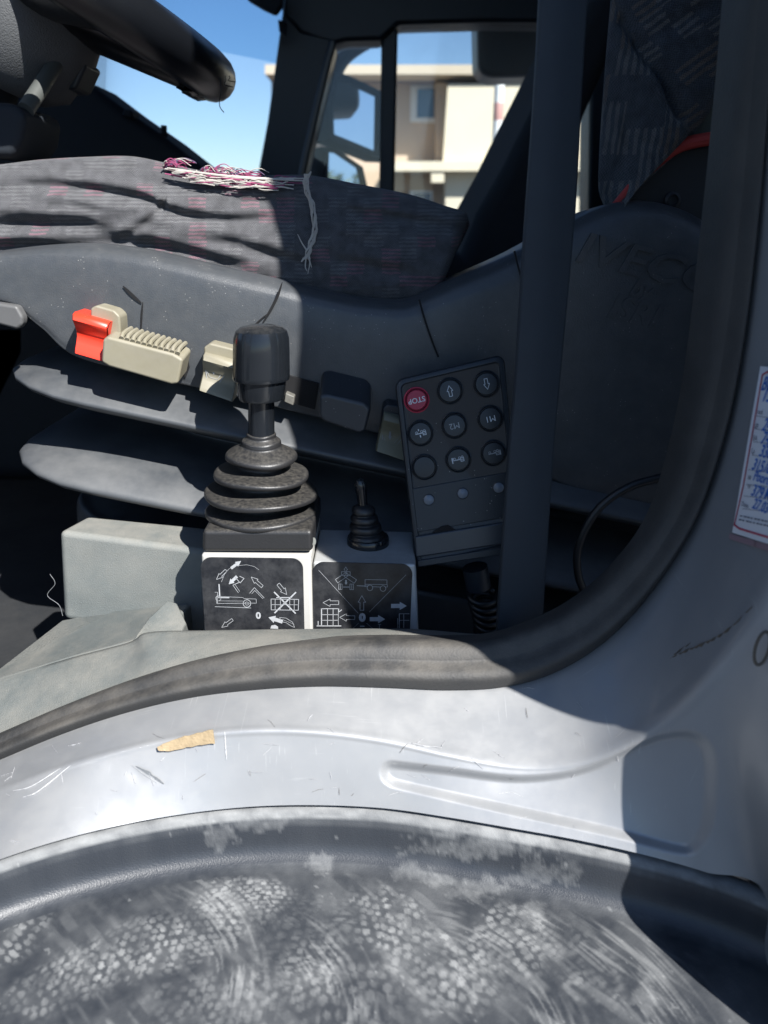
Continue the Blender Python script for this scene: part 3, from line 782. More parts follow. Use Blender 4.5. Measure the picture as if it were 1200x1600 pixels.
# side trim
TT = [(-260, 452), (-120, 412), (0, 393), (80, 385), (150, 385), (230, 396), (330, 419), (430, 442), (540, 467), (600, 474), (640, 472), (700, 446), (810, 399), (905, 348), (950, 328), (1000, 319), (1050, 324), (1105, 346), (1160, 390), (1215, 460), (1250, 540)]
TB = [(-260, 470), (-120, 470), (0, 474), (60, 512), (115, 558), (230, 590), (330, 613), (430, 638), (540, 666), (600, 682), (640, 692), (700, 708), (810, 735), (905, 770), (950, 785), (1000, 800), (1050, 805), (1105, 800), (1160, 780), (1215, 740), (1250, 700)]
NT_ = 160
tS = spline([P(x, y, .728) for x, y in TT], NT_); bS = spline([P(x, y, .722) for x, y in TB], NT_)
rows = []
prof = [(-.02, .10, -.006), (-.01, .03, .0005), (0, .014, 0.0), (.03, .005, 0), (.075, .0008, 0), (.13, -.001, 0), (.30, -.002, 0), (.6, -.001, 0), (.85, 0, 0), (.96, .002, 0), (1.0, .008, 0), (1.0, .05, .002)]
for a, dy, dz in spline(prof, 44):
    q = tS + (bS - tS) * a; q = q + np.array([0, dy, dz])
    rows.append(list(map(Vector, q)))
v, f = grid(rows)
trim = mk('side_trim', v, f, M_trim, seat, sharp=70)
def strip_px(name, pts, w, Y, m, parent, taper=True):
    c = spline([(x, y, 0) for x, y in pts], max(8, len(pts) * 5))[:, :2]
    L1, L2 = [], []
    for i in range(len(c)):
        d = c[min(i + 1, len(c) - 1)] - c[max(i - 1, 0)]; d = d / (np.hypot(*d) + 1e-9); n = np.array([-d[1], d[0]])
        k = w / 2 * (math.sin(math.pi * (i + .5) / len(c)) ** .6 if taper else 1)
        L1.append(P(*(c[i] + n * k), Y)); L2.append(P(*(c[i] - n * k), Y))
    v, f = grid([L1, L2])
    return mk(name, v, f, m, parent, smooth=False, solid=.0004)
strip_px('panel_gap', [(67, 471), (72, 490), (80, 512), (86, 520), (112, 529)], 3, .7245, M_flatblack, trim, False)
strip_px('panel_gap', [(67, 472), (90, 478), (122, 487)], 3, .7245, M_flatblack, trim, False)
strip_px('dark_mark', [(192, 447), (206, 461), (221, 474)], 5, .7225, M_flatblack, trim)  # pointed dark strips laid on the trim face, here and next line
strip_px('dark_mark', [(223, 472), (221, 495), (220, 521)], 3, .7225, M_flatblack, trim)
strip_px('dark_mark', [(441, 441), (434, 462), (424, 482), (410, 505)], 4.5, .7215, M_flatblack, trim)  # thin wire-like cast shadow, painted as a black strip on the trim
strip_px('dark_mark', [(418, 490), (400, 506), (376, 531)], 2.5, .7225, M_flatblack, trim)  # fork of the same painted shadow
strip_px('panel_gap', [(655, 468), (664, 500), (676, 535), (685, 558)], 3, .7215, M_flatblack, trim, False)
strip_px('panel_gap', [(804, 392), (808, 410), (816, 440)], 3, .7215, M_flatblack, trim, False)
# raised lettering on the recliner cover
lp = Plane(P(1020, 430, .7262), P(1120, 455, .7262) - P(920, 405, .7262), (0, 0, 1))
def emboss(txt, px, py, size, shear=.25, sx=1.25):
    a, b = lp.loc(lp.hit(px, py)); v, f = text_geo(txt, lp, a, b, size, 0.0, shear=shear, extrude=.0028, bold=.0004, sx=sx)
    mk('raised_lettering', v, f, M_trim, trim, smooth=False)
emboss('IVECO', 1012, 414, .036, .2, 1.3)
emboss('by', 1000, 452, .021, .3, 1.0)
emboss('ISRI', 988, 487, .030, .2, 1.0)

# cushion
CT = [(-260, 300), (-120, 272), (-30, 266), (0, 263), (60, 256), (130, 252), (200, 251), (258, 262), (320, 275), (400, 281), (480, 281), (560, 295), (640, 311), (700, 330), (735, 340), (752, 352)]
CB = [(-260, 480), (-120, 430), (-30, 412), (0, 408), (60, 400), (130, 400), (200, 408), (258, 424), (320, 436), (400, 452), (480, 474), (560, 490), (640, 492), (672, 474), (694, 452), (700, 446)]
NC = 420; NR = 120
cT = spline([P(x, y, .795) for x, y in CT], NC); cB = spline([P(x, y, .768) for x, y in CB], NC)
rows = []; uvr = []
for j in range(NR + 1):
    a = j / NR
    q = cB + (cT - cB) * a
    bul = -.022 * math.sin(math.pi * min(1, a * .92)) ** .8
    q = q + np.array([0, bul, 0])
    rows.append(q)
A = np.array(rows)
yy = A[..., 1]; zz = A[..., 2] - CZ; dep = yy * CP - zz * SP
px = 600 + F * A[..., 0] / dep; py = 800 - F * (yy * SP + zz * CP) / dep
fold = (fbm(px / 150, py / 60, 2) - .5) * .010 + (fbm(px / 60, py / 22, 6) - .5) * .0030
def valley(pts, wid, dpt):
    """a crease with a soft ridge above it, fading out at both ends"""
    global fold
    c = spline([(x, y, 0) for x, y in pts], 40)[:, :2]
    best = np.full(px.shape, 1e9); tt = np.zeros(px.shape); sg = np.zeros(px.shape)
    for i in range(39):
        d = segdist(px, py, c[i], c[i + 1]); m_ = d < best
        best = np.where(m_, d, best); tt = np.where(m_, i / 38, tt)
        s_ = (py - c[i][1]) - (px - c[i][0]) * (c[i + 1][1] - c[i][1]) / (c[i + 1][0] - c[i][0] + 1e-6)
        sg = np.where(m_, s_, sg)
    amp = np.sin(np.pi * np.clip(tt, .02, .98)) ** .8
    e = sg / wid
    shp = np.exp(-e ** 2) - .65 * np.exp(-((e + 1.9) / 1.25) ** 2) - .35 * np.exp(-((e - 2.2) / 1.4) ** 2)
    fold = fold + dpt * .82 * amp * shp * np.exp(-np.clip(best - np.abs(sg), 0, 99) ** 2 / 200)
valley([(-60, 300), (40, 291), (130, 296), (220, 312), (290, 338), (380, 346), (450, 330)], 9, .0085)
valley([(-80, 372), (0, 352), (70, 350), (130, 352), (190, 368)], 12, .0095)
valley([(180, 380), (225, 352), (256, 318), (262, 290)], 8, .0060)
valley([(110, 378), (200, 378), (300, 396), (400, 425)], 9, .0075)
valley([(-40, 392), (40, 382), (110, 386)], 8, .006)
valley([(300, 372), (370, 384), (440, 404), (520, 420)], 10, .0055)
valley([(30, 318), (110, 322), (180, 335)], 8, .0040)
valley([(330, 305), (400, 315), (470, 312)], 8, .0045)
valley([(500, 330), (590, 338), (680, 352), (740, 360)], 10, .0055)
valley([(500, 400), (590, 420), (660, 430)], 10, .006)
valley([(540, 300), (600, 312), (660, 322)], 6, .004)
ed = sstep(0, .12, np.linspace(0, 1, NR + 1))[:, None] * sstep(1.0, .86, np.linspace(0, 1, NR + 1))[:, None]
A[..., 1] += fold * ed
A[..., 1] += (.11 * sstep(.86, 1.0, np.linspace(0, 1, NC)) ** 1.6)[None, :]
lst = [list(map(Vector, r)) for r in A]
UV = [np.stack([px[j] * .00062, -py[j] * .00062], -1) for j in range(NR + 1)]
e = A[-1]
for k, (dy, dz) in enumerate([(.006, .0030), (.018, .0045), (.06, .004), (.15, .000), (.25, -.003), (.36, -.003), (.43, .0), (.455, -.01), (.46, -.08)]):
    q = e + np.array([0, dy, dz]); lst.append(list(map(Vector, q)))
    UV.append(UV[NR] + np.array([0, dy]))
v, f = grid(lst)
cush = mk('cushion', v, f, M_fab, seat, sharp=179, uv=np.concatenate(UV))
# rear end of cushion
re = [row[-1] for row in lst]
# torn seam: white backing strips and coloured frayed threads along the top edge
def edge_pt(x, dy=0, Y=.776):
    y = np.interp(x, [q[0] for q in CT], [q[1] for q in CT]); return x, y + dy, Y
def thread(pts, r, taper=None, n=6):
    return tube([P(*q) for q in spline(pts, max(8, len(pts) * 4))], r, n, taper=taper)
bits_w, bits_p, bits_v = [], [], []
for k in range(9):
    o = random.uniform(-2, 9); xs = sorted([random.uniform(250, 300), random.uniform(310, 360), random.uniform(380, 420), random.uniform(430, 486)])
    pts = [edge_pt(x, o + random.uniform(-2.5, 2.5) + (0 if 300 < x < 470 else 1), .774 - .004 * random.random()) for x in xs]
    (bits_w if k < 6 else bits_p).append(thread(pts, random.uniform(.0005, .0012), lambda t: .4 + .6 * math.sin(math.pi * min(max(t, .02), .98)) ** .5))
for k in range(150):                                            # frayed ends
    x0 = random.choice([random.uniform(256, 272), random.uniform(312, 385), random.uniform(312, 385), random.uniform(390, 450), random.uniform(255, 420)])
    big = 312 < x0 < 385 or x0 < 272 and x0 > 256
    L_ = random.uniform(8, 30) if big else random.uniform(4, 12)
    x, y, Y = edge_pt(x0, random.uniform(-1, 4), .782)
    dx = random.uniform(-3, 8) if not big else random.uniform(-4, 22)
    L_ *= .75; pts = [(x, y, Y), (x + dx * .3, y - L_ * .6, Y - .003), (x + dx * .9 + 3, y - L_ * .85, Y - .004), (x + dx * 1.5 + random.uniform(2, 9), y - L_ * random.uniform(.2, .8), Y - random.uniform(-.004, .008))]
    rnd = random.random()
    (bits_p if rnd < .5 else bits_v if rnd < .75 else bits_w).append(thread(pts, .0006, lambda t: 1 - .5 * t, 5))
for k in range(60):                                            # short fuzz lying on the seam
    x0 = random.uniform(262, 430); x, y, Y = edge_pt(x0, random.uniform(1, 15), .770)
    pts = [(x, y, Y), (x + random.uniform(6, 18), y + random.uniform(-3, 3), Y - .001), (x + random.uniform(18, 34), y + random.uniform(-5, 5), Y)]
    (bits_p if random.random() < .3 else bits_w).append(thread(pts, .0005, None, 5))
def stuff(o, label):
    o['kind'] = 'stuff'; o['label'] = label; return o
stuff(mk('frayed_threads', *join(bits_w), M_foam, cush), 'white frayed threads along the torn seam')
stuff(mk('frayed_threads', *join(bits_p), M_pink, cush), 'pink frayed threads along the torn seam')
stuff(mk('frayed_threads', *join(bits_v), M_purple, cush), 'purple frayed threads along the torn seam')
hang = []
path = [(479, 272), (478, 285), (480, 300), (487, 318), (490, 338), (492, 358), (487, 378), (482, 392), (480, 405)]
for k in range(8):
    ph = k * .8
    pts = [(x + 4.0 * math.sin(ph + i * 2.1) + random.uniform(-1, 1), y, .756 + .0022 * math.cos(ph + i * 2.1)) for i, (x, y) in enumerate(path)]
    hang.append(thread(pts, .0006, None, 6))
for ex in ([(482, 395, .755), (484, 410, .755), (481, 428, .755)], [(480, 392, .755), (472, 380, .754), (465, 366, .755)], [(478, 400, .755), (471, 409, .755), (474, 402, .755)], [(481, 280, .757), (486, 268, .757), (480, 276, .757)], [(483, 405, .755), (487, 418, .755)], [(479, 398, .755), (477, 416, .755), (480, 424, .755)]):
    hang.append(thread(list(ex), .0008, lambda t: 1 - .6 * t, 6))
mk('hanging_thread', *join(hang), M_foam, cush)['label'] = 'twisted white thread hanging down the cushion side'

# bellows under the seat: three folds of a rounded plan, tilted rearwards
def bellows():
    def plan(inset, n=90, r=.09):
        x0, x1, y0, y1 = -.372 + inset, .50 - inset, .704 + inset, 1.24 - inset
        pts = rrect2(x0, y0, x1, y1, r, 14)
        # resample
        p = np.array(pts + [pts[0]]); d = np.r_[0, np.cumsum(np.hypot(*np.diff(p, axis=0).T))]
        t = np.linspace(0, d[-1], n + 1)[:-1]
        return np.stack([np.interp(t, d, p[:, 0]), np.interp(t, d, p[:, 1])], -1)
    prof = [(.105, .060), (.09, .046), (.04, .018), (.012, .003), (.003, -.003), (.000, -.007), (.002, -.011), (.012, -.016), (.045, -.026), (.095, -.042),
            (.100, -.050), (.075, -.058), (.035, -.067), (.012, -.076), (.000, -.084), (-.005, -.090), (-.004, -.095), (.004, -.099), (.030, -.105), (.085, -.116), (.105, -.128),
            (.08, -.136), (.045, -.146), (.03, -.160), (.03, -.30)]
    pr = spline([(a, b, 0) for a, b in prof], 170)
    rows = []
    tilt = R(-12.5); hinge = (-.36, -.135)
    for ins, z, _ in pr:
        q = plan(ins)
        row = []
        for x, y in q:
            dx = x - hinge[0]; zz = z
            row.append(W(hinge[0] + dx * math.cos(tilt) - zz * math.sin(tilt) * .0, y, hinge[1] + zz + dx * math.sin(tilt)))
        rows.append(row)
    v, f = ringloft(rows)
    mk('bellows', v, f, M_bell, seat, sharp=50)['label'] = 'black rubber suspension bellows with two wide folds'
bellows()
box('seat_base', -.26, .40, .80, 1.20, -.46, -.30, M_void, seat)

# seat controls on the trim
def rrpx(cx, cy, ux, uy, w, h, r, n=4):
    """rounded rectangle in pixels around a centre, with x axis (ux,uy)"""
    l = math.hypot(ux, uy); ux, uy = ux / l, uy / l; vx, vy = -uy, ux
    return [(cx + a * ux + b * vx, cy + a * uy + b * vy) for a, b in rrect2(-w / 2, -h / 2, w / 2, h / 2, r, n)]
hs = mk('switch_housing', *extr_px([(141, 482), (150, 477), (178, 485), (187, 494), (190, 530), (176, 560), (140, 550)], .703, .03), M_switchgrey, seat, bevel=.002)
def rocker(name, tl, tr, br, bl, Y, depth, m, parent, bevel=.0016):
    """rocker key with a scooped front: loft of rows from top to bottom"""
    rows = []
    prof = [(0, .010), (0.0, .0035), (.05, -.0015), (.16, -.003), (.28, .0005), (.45, .0052), (.58, .0060), (.72, .0040), (.88, .0005), (.97, -.0005), (1.0, .003), (1.0, .010)]
    for a, dy in prof:
        row = []
        for b in (0, .04, .96, 1):
            x = (tl[0] * (1 - b) + tr[0] * b) * (1 - a) + (bl[0] * (1 - b) + br[0] * b) * a
            y = (tl[1] * (1 - b) + tr[1] * b) * (1 - a) + (bl[1] * (1 - b) + br[1] * b) * a
            e = .0018 if b in (0, 1) else 0
            row.append(P(x, y, Y) + Vector((0, dy * 1.0 + e, 0)))
        rows.append(row)
    v, f = grid(rows)
    n = len(v)
    # sides back to the trim
    bd = []
    top = [rows[0][k] for k in range(4)]; 
    sideL = [r[0] for r in rows]; sideR = [r[-1] for r in rows]
    allb = grid([sideL, [q + Vector((0, depth, 0)) for q in sideL]]), grid([sideR, [q + Vector((0, depth, 0)) for q in sideR]]), grid([rows[0], [q + Vector((0, depth, 0)) for q in rows[0]]]), grid([rows[-1], [q + Vector((0, depth, 0)) for q in rows[-1]]])
    V, Fs = join([(v, f), *allb])
    o = mk(name, V, Fs, m, parent, sharp=50)
    w = o.modifiers.new('weld', 'WELD'); w.merge_threshold = .00005
    return o
rocker('red_switch', (113, 488), (171, 504), (160, 566), (116, 553), .694, .02, M_switchred, seat)['label'] = 'bright red rocker switch on the seat trim'
hd = mk('lever_handle', *extr_px([(160, 531), (168, 526), (270, 553), (286, 562), (278, 600), (268, 601), (170, 573), (158, 566)], .684, .034, .004), M_switchgrey, seat, bevel=.0025, seg=3)
hd['label'] = 'grey ribbed lever handle next to the red switch'
for k in range(11):
    t = k / 10; x = 190 + 88 * t; y = 531 + 24 * t
    a = P(x, y, .686) + Vector((0, 0, .0015)); b = a + Vector((0, .030, .0045))
    mk('rib', *tube([a, a + Vector((0, .004, .0025)), (a + b) / 2 + Vector((0, 0, .0018)), b], .0021, 7), M_switchgrey, hd)
mk('handle_slot', *extr_px([(235, 528), (292, 548), (296, 575), (290, 590), (232, 545)], .7215, .004), M_flatblack, trim, smooth=False)
h2 = mk('switch_housing', *extr_px([(318, 543), (328, 536), (368, 546), (372, 600), (320, 590)], .704, .03), M_switchgrey, seat, bevel=.002)
r2 = rocker('rocker_switch', (318, 552), (372, 566), (362, 629), (310, 611), .697, .02, M_switchgrey, seat)
r2['label'] = 'beige rocker switch with a small seat symbol'
def seat_icon(cx, cy, s, Y, m, parent):
    pl = Plane(P(cx, cy, Y), P(cx + 30, cy + 8, Y) - P(cx, cy, Y), (0, 0, 1))
    L1 = [ribbon(pl, [(-.010 * s, .004 * s), (-.007 * s, -.005 * s), (.004 * s, -.006 * s), (.009 * s, .007 * s)], .0006 * s, .0, False),
          ribbon(pl, [(-.008 * s, .002 * s), (-.0055 * s, -.002 * s), (.002 * s, -.0025 * s), (.0065 * s, .008 * s)], .0004 * s, .0, False),
          filled(pl, arrow2((-.004 * s, .009 * s), (-.002 * s, .001 * s), .0016 * s), 0.0)]
    mk('seat_symbol', *join(L1), m, parent, smooth=False)
seat_icon(337, 588, 1.0, .7020, M_print, r2)
sl = mk('handle_slot', *extr_px([(448, 586), (498, 600), (492, 640), (444, 626)], .7185, .006), M_flatblack, trim, smooth=False)
mk('metal_tab', *extr_px([(446, 614), (460, 620), (458, 634), (444, 628)], .708, .012), mat('worn_tab', (.13, .125, .11), .5, var=.5, vscale=250), seat, bevel=.001)
mk('black_handle', *extr_px([(498, 618), (512, 616), (570, 630), (580, 640), (571, 676), (560, 678), (506, 660), (498, 652)], .680, .045, .014), mat('handle_black', (.030, .034, .040), .4, spots=.6), seat, bevel=.0035, seg=3)
h3 = mk('switch_housing', *extr_px([(598, 637), (606, 631), (640, 638), (640, 720), (590, 700)], .700, .03), M_remote, seat, bevel=.002)
r3 = rocker('rocker_switch', (600, 645), (640, 655), (634, 722), (587, 706), .693, .02, mat('switch_olive', (.17, .16, .11), .5), seat)
r3['label'] = 'dark olive rocker switch half hidden by the hand control'
seat_icon(612, 690, 1.0, .6975, M_printdim, r3)
mk('front_lever', *extr_px([(-60, 468), (0, 474), (26, 478), (36, 496), (35, 508), (26, 515), (0, 508), (-60, 490)], .712, .012), mat('front_lever_grey', (.10, .10, .10), .5), seat, bevel=.003)

# backrest
def backrest():
    LE = [(962, -260), (958, -60), (954, 0), (947, 80), (941, 160), (936, 240), (935, 292), (941, 316), (950, 330)]
    RE = [(1330, -260), (1250, -60), (1205, 0), (1158, 76), (1122, 140), (1092, 190), (1052, 236), (1000, 284), (962, 322)]
    n = 80
    le = spline([P(x, y, .815) for x, y in LE], n); ri = spline([P(x, y, .758) for x, y in RE], n)
    front = le + np.array([.16, .36, 0]); back = ri + np.array([.02, .03, 0])
    rows = [front, le + np.array([.075, .15, 0]), le + np.array([.014, .03, 0])]
    m = 60
    for k in range(m + 1):
        t = k / m
        q = le + (ri - le) * t + np.array([0, -.048 * math.sin(math.pi * t) ** .75 * (1 - .3 * t), 0])
        rows.append(q)
    rows.append(back)
    A = np.array(rows)
    yy = A[..., 1]; zz = A[..., 2] - CZ; dep = yy * CP - zz * SP
    px = 600 + F * A[..., 0] / dep; py = 800 - F * (yy * SP + zz * CP) / dep
    fold = (fbm(px / 90, py / 60, 9) - .5) * .012
    for pts, wd, dp in (([(975, 30), (1000, 70), (1040, 130), (1062, 180)], 9, .011), ([(1000, 68), (1120, 0)], 12, .005), ([(985, 200), (968, 260), (955, 300)], 10, .008), ([(1020, 110), (1035, 150)], 8, -.005)):
        d = np.min([segdist(px, py, a, b) for a, b in zip(pts[:-1], pts[1:])], 0); fold = fold + dp * np.exp(-(d / wd) ** 2)
    w = np.zeros(len(rows)); w[4:-4] = 1
    A[..., 1] += fold * w[:, None]
    ca, sa = math.cos(.95), math.sin(.95)
    U = (px * ca + py * sa) * .00058; V_ = (-px * sa + py * ca) * .00058
    left = px < 1000 + (py - 70) * .55
    U = np.where(left, px * .00058 + py * .00010, U); V_ = np.where(left, py * .00058, V_)
    uv = np.stack([V_, U], -1).reshape(-1, 2)
    v, f = grid([list(map(Vector, r)) for r in A])
    bo = mk('backrest', v, f, M_fab2, seat, sharp=179, uv=uv)
    bo['label'] = 'dark plaid backrest cover with loose folds'
    # side cloth and shell behind
    mk('side_cloth', *extr_px([(1330, -260), (1205, 0), (1158, 76), (1122, 140), (1092, 190), (1062, 228), (1150, 214), (1330, 200)], .768, .03), M_sidepanel, seat, bevel=.004)
    pip = [(948, 334), (962, 320), (985, 294), (1010, 268), (1038, 243), (1062, 228), (1095, 219), (1130, 217), (1200, 226)]
    v, f = tube([Vector(q) for q in spline([P(x, y, .760) for x, y in pip], 50)], .0050, 10, taper=lambda t: .55 + .6 * min(1, t * 2))
    mk('red_piping', v, f, M_piping, bo)
    sh = mk('backrest_shell', *extr_px([(940, 345), (962, 324), (1010, 272), (1062, 232), (1130, 222), (1330, 250), (1330, 700), (960, 700)], .772, .03), M_shell, seat, bevel=.004)
    b = P(1050, 313, .771)
    v = []; rows = []
    for r_, y_ in ((.0075, .004), (.0075, -.002), (.005, -.0035), (.0045, -.001)):
        rows.append([Vector((b.x + r_ * math.cos(a), b.y + y_, b.z + r_ * math.sin(a))) for a in [k * math.pi / 8 for k in range(16)]])
    mk('bolt', *ringloft(rows), M_shell, sh)
backrest()

# ------------------------------------------------------------------ passenger seat
ps = thing('passenger_seat', W(.25, 1.75, -.46), 'dark passenger seat with reclined backrest, in shadow behind the driver seat', 'seat')
def wedge(pts, y0, y1, name, m, bevel=.03):
    a = [P(x, y, y0) for x, y in pts]; b = [Vector((p.x, y1, p.z)) for p in a]
    return mk(name, *extr(a, b), m, ps, bevel=bevel, seg=4)
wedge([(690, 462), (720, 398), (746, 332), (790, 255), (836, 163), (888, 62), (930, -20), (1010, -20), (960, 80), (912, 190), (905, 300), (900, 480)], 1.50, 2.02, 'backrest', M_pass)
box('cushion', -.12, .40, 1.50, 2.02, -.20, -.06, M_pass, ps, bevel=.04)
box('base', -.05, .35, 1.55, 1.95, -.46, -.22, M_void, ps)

# ------------------------------------------------------------------ seat belt
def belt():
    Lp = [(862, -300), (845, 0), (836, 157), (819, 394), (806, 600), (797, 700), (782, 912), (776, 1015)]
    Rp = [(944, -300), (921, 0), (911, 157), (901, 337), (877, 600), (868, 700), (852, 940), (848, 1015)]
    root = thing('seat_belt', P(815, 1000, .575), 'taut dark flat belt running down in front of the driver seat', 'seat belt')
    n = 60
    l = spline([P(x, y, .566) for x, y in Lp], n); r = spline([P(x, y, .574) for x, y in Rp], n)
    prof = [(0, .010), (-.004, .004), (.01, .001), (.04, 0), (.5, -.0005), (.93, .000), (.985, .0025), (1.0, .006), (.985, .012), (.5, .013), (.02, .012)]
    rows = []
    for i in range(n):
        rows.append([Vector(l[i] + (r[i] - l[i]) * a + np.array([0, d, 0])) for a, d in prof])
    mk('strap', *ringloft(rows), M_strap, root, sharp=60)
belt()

# ------------------------------------------------------------------ steering wheel
def steering():
    c = W(-.400, 1.00, .270); tilt = R(-30)
    root = thing('steering_wheel', c, 'black steering wheel with thick worn rim and grey hub seen from below', 'steering wheel')
    ex = Vector((math.cos(tilt), 0, math.sin(tilt))); ey = Vector((0, 1, 0)); n = ex.cross(ey)
    pt = lambda a, r, h=0: c + (ex * math.cos(a) + ey * math.sin(a)) * r + n * h
    mk('rim', *tube([pt(2 * math.pi * k / 96, .232) for k in range(96)], .0262, 18, closed=True), M_wheel, root, sharp=179)
    def spoke(a, w0, w1, th):
        rows = []
        for k in range(13):
            t = k / 12; r = .05 + .175 * t; w = (w0 * (1 - t) + w1 * t) * (1 - .25 * math.sin(math.pi * t)); h = -.028 * (1 - t) - .004
            d = ex * math.cos(a) + ey * math.sin(a); s = n.cross(d)
            rows.append([c + d * r + s * (w * math.cos(q)) + n * (h + th * math.sin(q)) for q in [2 * math.pi * j / 16 for j in range(16)]])
        mk('spoke', *ringloft(rows), M_wheel, root, sharp=179)
    spoke(R(0), .085, .060, .024); spoke(R(42), .05, .034, .018); spoke(R(-42), .05, .034, .018); spoke(R(150), .035, .026, .015); spoke(R(-150), .035, .026, .015)
    rows = []
    for r_, h in ((.02, -.135), (.070, -.128), (.092, -.110), (.102, -.06), (.098, .0), (.08, .022), (.0, .028)):
        rows.append([pt(a, r_ * (1 + .12 * math.cos(2 * a)), h) for a in [2 * math.pi * k / 36 for k in range(36)]])
    mk('hub', *ringloft(rows), M_hub, root, sharp=50)
    # worn cover peeling under the rim
    v = []
    lst = []
    for k in range(40):
        a = R(-8 + 46 * k / 39); ins = .006 * vnoise(k * .6, 3.1) + .002
        lst.append([pt(a, .2345, -.0262), pt(a, .226, -.0280 - ins * .6), pt(a, .216, -.0260 - ins)])
    vv, ff = grid(lst); mk('peeling_cover', vv, ff, M_wheel, root, solid=.0015)
    th = []
    for x0, dx, l in ((344, 6, 58), (352, 12, 18), (358, 10, 10)):
        th.append(tube([P(x, y, .96) for x, y in spline([(x0, 118, 0), (x0 + 1, 118 + l * .4, 0), (x0 - 1, 118 + l * .8, 0), (x0 + dx, 118 + l, 0)], 14)[:, :2]], .0005, 5))
    mk('loose_thread', *join(th), M_cable, root)
    # column and stalk
    col = mk('column', *tube([pt(0, 0, -.05), pt(0, 0, -.16), pt(0, .0, -.42)], .05, 18), M_void, root)
steering()
stalk = thing('column_stalk', P(60, 170, .92), 'grey control stalk with dark box below the steering wheel', 'stalk')
mk('stalk_arm', *tube([P(40, 172, .90), P(64, 136, .93), P(98, 82, .98)], .0085, 12), mat('stalk_grey', (.075, .08, .075), .5), stalk)
mk('stalk_box', *extr_px([(88, 92), (98, 72), (136, 100), (118, 140), (70, 140)], .985, .05), M_pillar, stalk, bevel=.004)
mk('stalk_cowl', *extr_px([(-30, 158), (20, 160), (40, 178), (34, 218), (18, 246), (-30, 246)], .88, .10), M_void, stalk, bevel=.008)

# ================================================================== CRANE LEVER ON ITS BOX
lev = thing('control_lever', W(-.11, .645, -.40), 'black joystick lever with ribbed rubber boot on a white framed symbol box', 'lever')
def px_box(front, Yt, Yb, depth, name, m, parent, bevel=.0025):
    tl, tr, br, bl = front
    a = [P(*tl, Yt), P(*tr, Yt), P(*br, Yb), P(*bl, Yb)]
    return mk(name, *extr(a, (0, depth, 0)), m, parent, bevel=bevel), Plane((a[0] + a[2]) / 2, a[1] - a[0], a[0] - a[3])
c_ = lambda x, y: (310 + x / 3.4286, 840 + y / 3.4286)
def plate(pl, parent, x0, y0, x1, y1, rad, name='face_plate'):
    """rounded black plate; corners in crop pixels"""
    a = pl.loc(pl.hit(*c_(x0, y1))); b = pl.loc(pl.hit(*c_(x1, y0)))
    pts = rrect2(a[0], a[1], b[0], b[1], rad, 8)
    front = [pl.at(x, y, .0008) for x, y in pts]
    return mk(name, *extr(front, list(p - pl.n * .0012 for p in front)), M_plate, parent, smooth=False)
def mark_tools(pl):
    LFT = .0011
    q = lambda p: pl.loc(pl.hit(*c_(*p)))
    mm = .000163                              # metres per crop pixel
    line = lambda pts, w=3, closed=False: ribbon(pl, [q(p) for p in pts], w * mm * .8, LFT, closed)
    def arrow(a, b, w=16, fill=False, head=.45, hw=2.0, lw=3):
        pts = [q(p) for p in arrow2(a, b, w, head, hw)]
        return filled(pl, pts, LFT) if fill else ribbon(pl, pts, lw * mm * .8, LFT, True)
    circ = lambda c, r, w=3: ribbon(pl, [q(p) for p in circle2(c, r)], w * mm, LFT, True)
    fill = lambda pts: filled(pl, [q(p) for p in pts], LFT)
    def txt(s, p, size, bold=0.0):
        x, y = q(p); return text_geo(s, pl, x, y, size * mm, LFT, bold=bold * mm)
    return line, arrow, circ, fill, txt
hb, pl1 = px_box([(314, 866), (486, 868), (490, 1060), (322, 1060)], .598, .594, .095, 'housing', M_alu, lev)
fp1 = plate(pl1, lev, 50, 110, 560, 680, .0095)
line, arrow, circ, fill, txt = mark_tools(pl1)
mk('printed_symbols', *join([
    arrow((176, 162), (230, 122), 15, True), arrow((150, 172), (98, 222), 14),
    line([(125, 235), (140, 195), (165, 165), (205, 148), (260, 143), (300, 152), (325, 170)], 2),
    line([(112, 248), (116, 318)], 8), line([(110, 318), (165, 319)], 7), line([(90, 290), (104, 290), (104, 350)], 2.5),
    line([(98, 312), (240, 318), (245, 324), (310, 326), (312, 348), (100, 350)], 2.5, True), line([(98, 336), (240, 337)], 2), line([(90, 367), (282, 374)], 3),
    circ((261, 350), 20, 4), circ((261, 350), 9, 4), circ((108, 322), 14, 2),
    arrow((208, 205), (164, 247), 16, True), line([(186, 252), (215, 292)], 3), line([(196, 246), (222, 285)], 2.5), line([(200, 212), (225, 240), (246, 216), (222, 204)], 4), line([(186, 252), (222, 236)], 4),
    line([(276, 295), (301, 265), (353, 320)], 3), line([(287, 298), (303, 280), (346, 324)], 2.5),
    arrow((343, 260), (284, 208), 15), arrow((428, 246), (474, 302), 17),
    line([(390, 326), (538, 328), (536, 386), (391, 384)], 4, True), line([(391, 356), (537, 357)], 3), line([(412, 327), (412, 384)], 3), line([(440, 327), (440, 384)], 3), line([(490, 327), (490, 385)], 3), line([(514, 328), (514, 385)], 3),
    line([(408, 290), (520, 402)], 9), line([(522, 291), (410, 400)], 9), line([(420, 318), (500, 318)], 6),
    txt('0', (322, 416), 52, 2.0),
    arrow((452, 448), (376, 424), 20, True), line([(436, 425), (470, 428), (505, 450), (516, 478), (496, 470), (470, 452), (446, 448)], 3, True),
    arrow((184, 436), (126, 478), 14), fill([(386, 484), (392, 468), (412, 464), (428, 474), (428, 486)]), line([(452, 436), (514, 462)], 2)]),
   M_print, fp1, smooth=False)
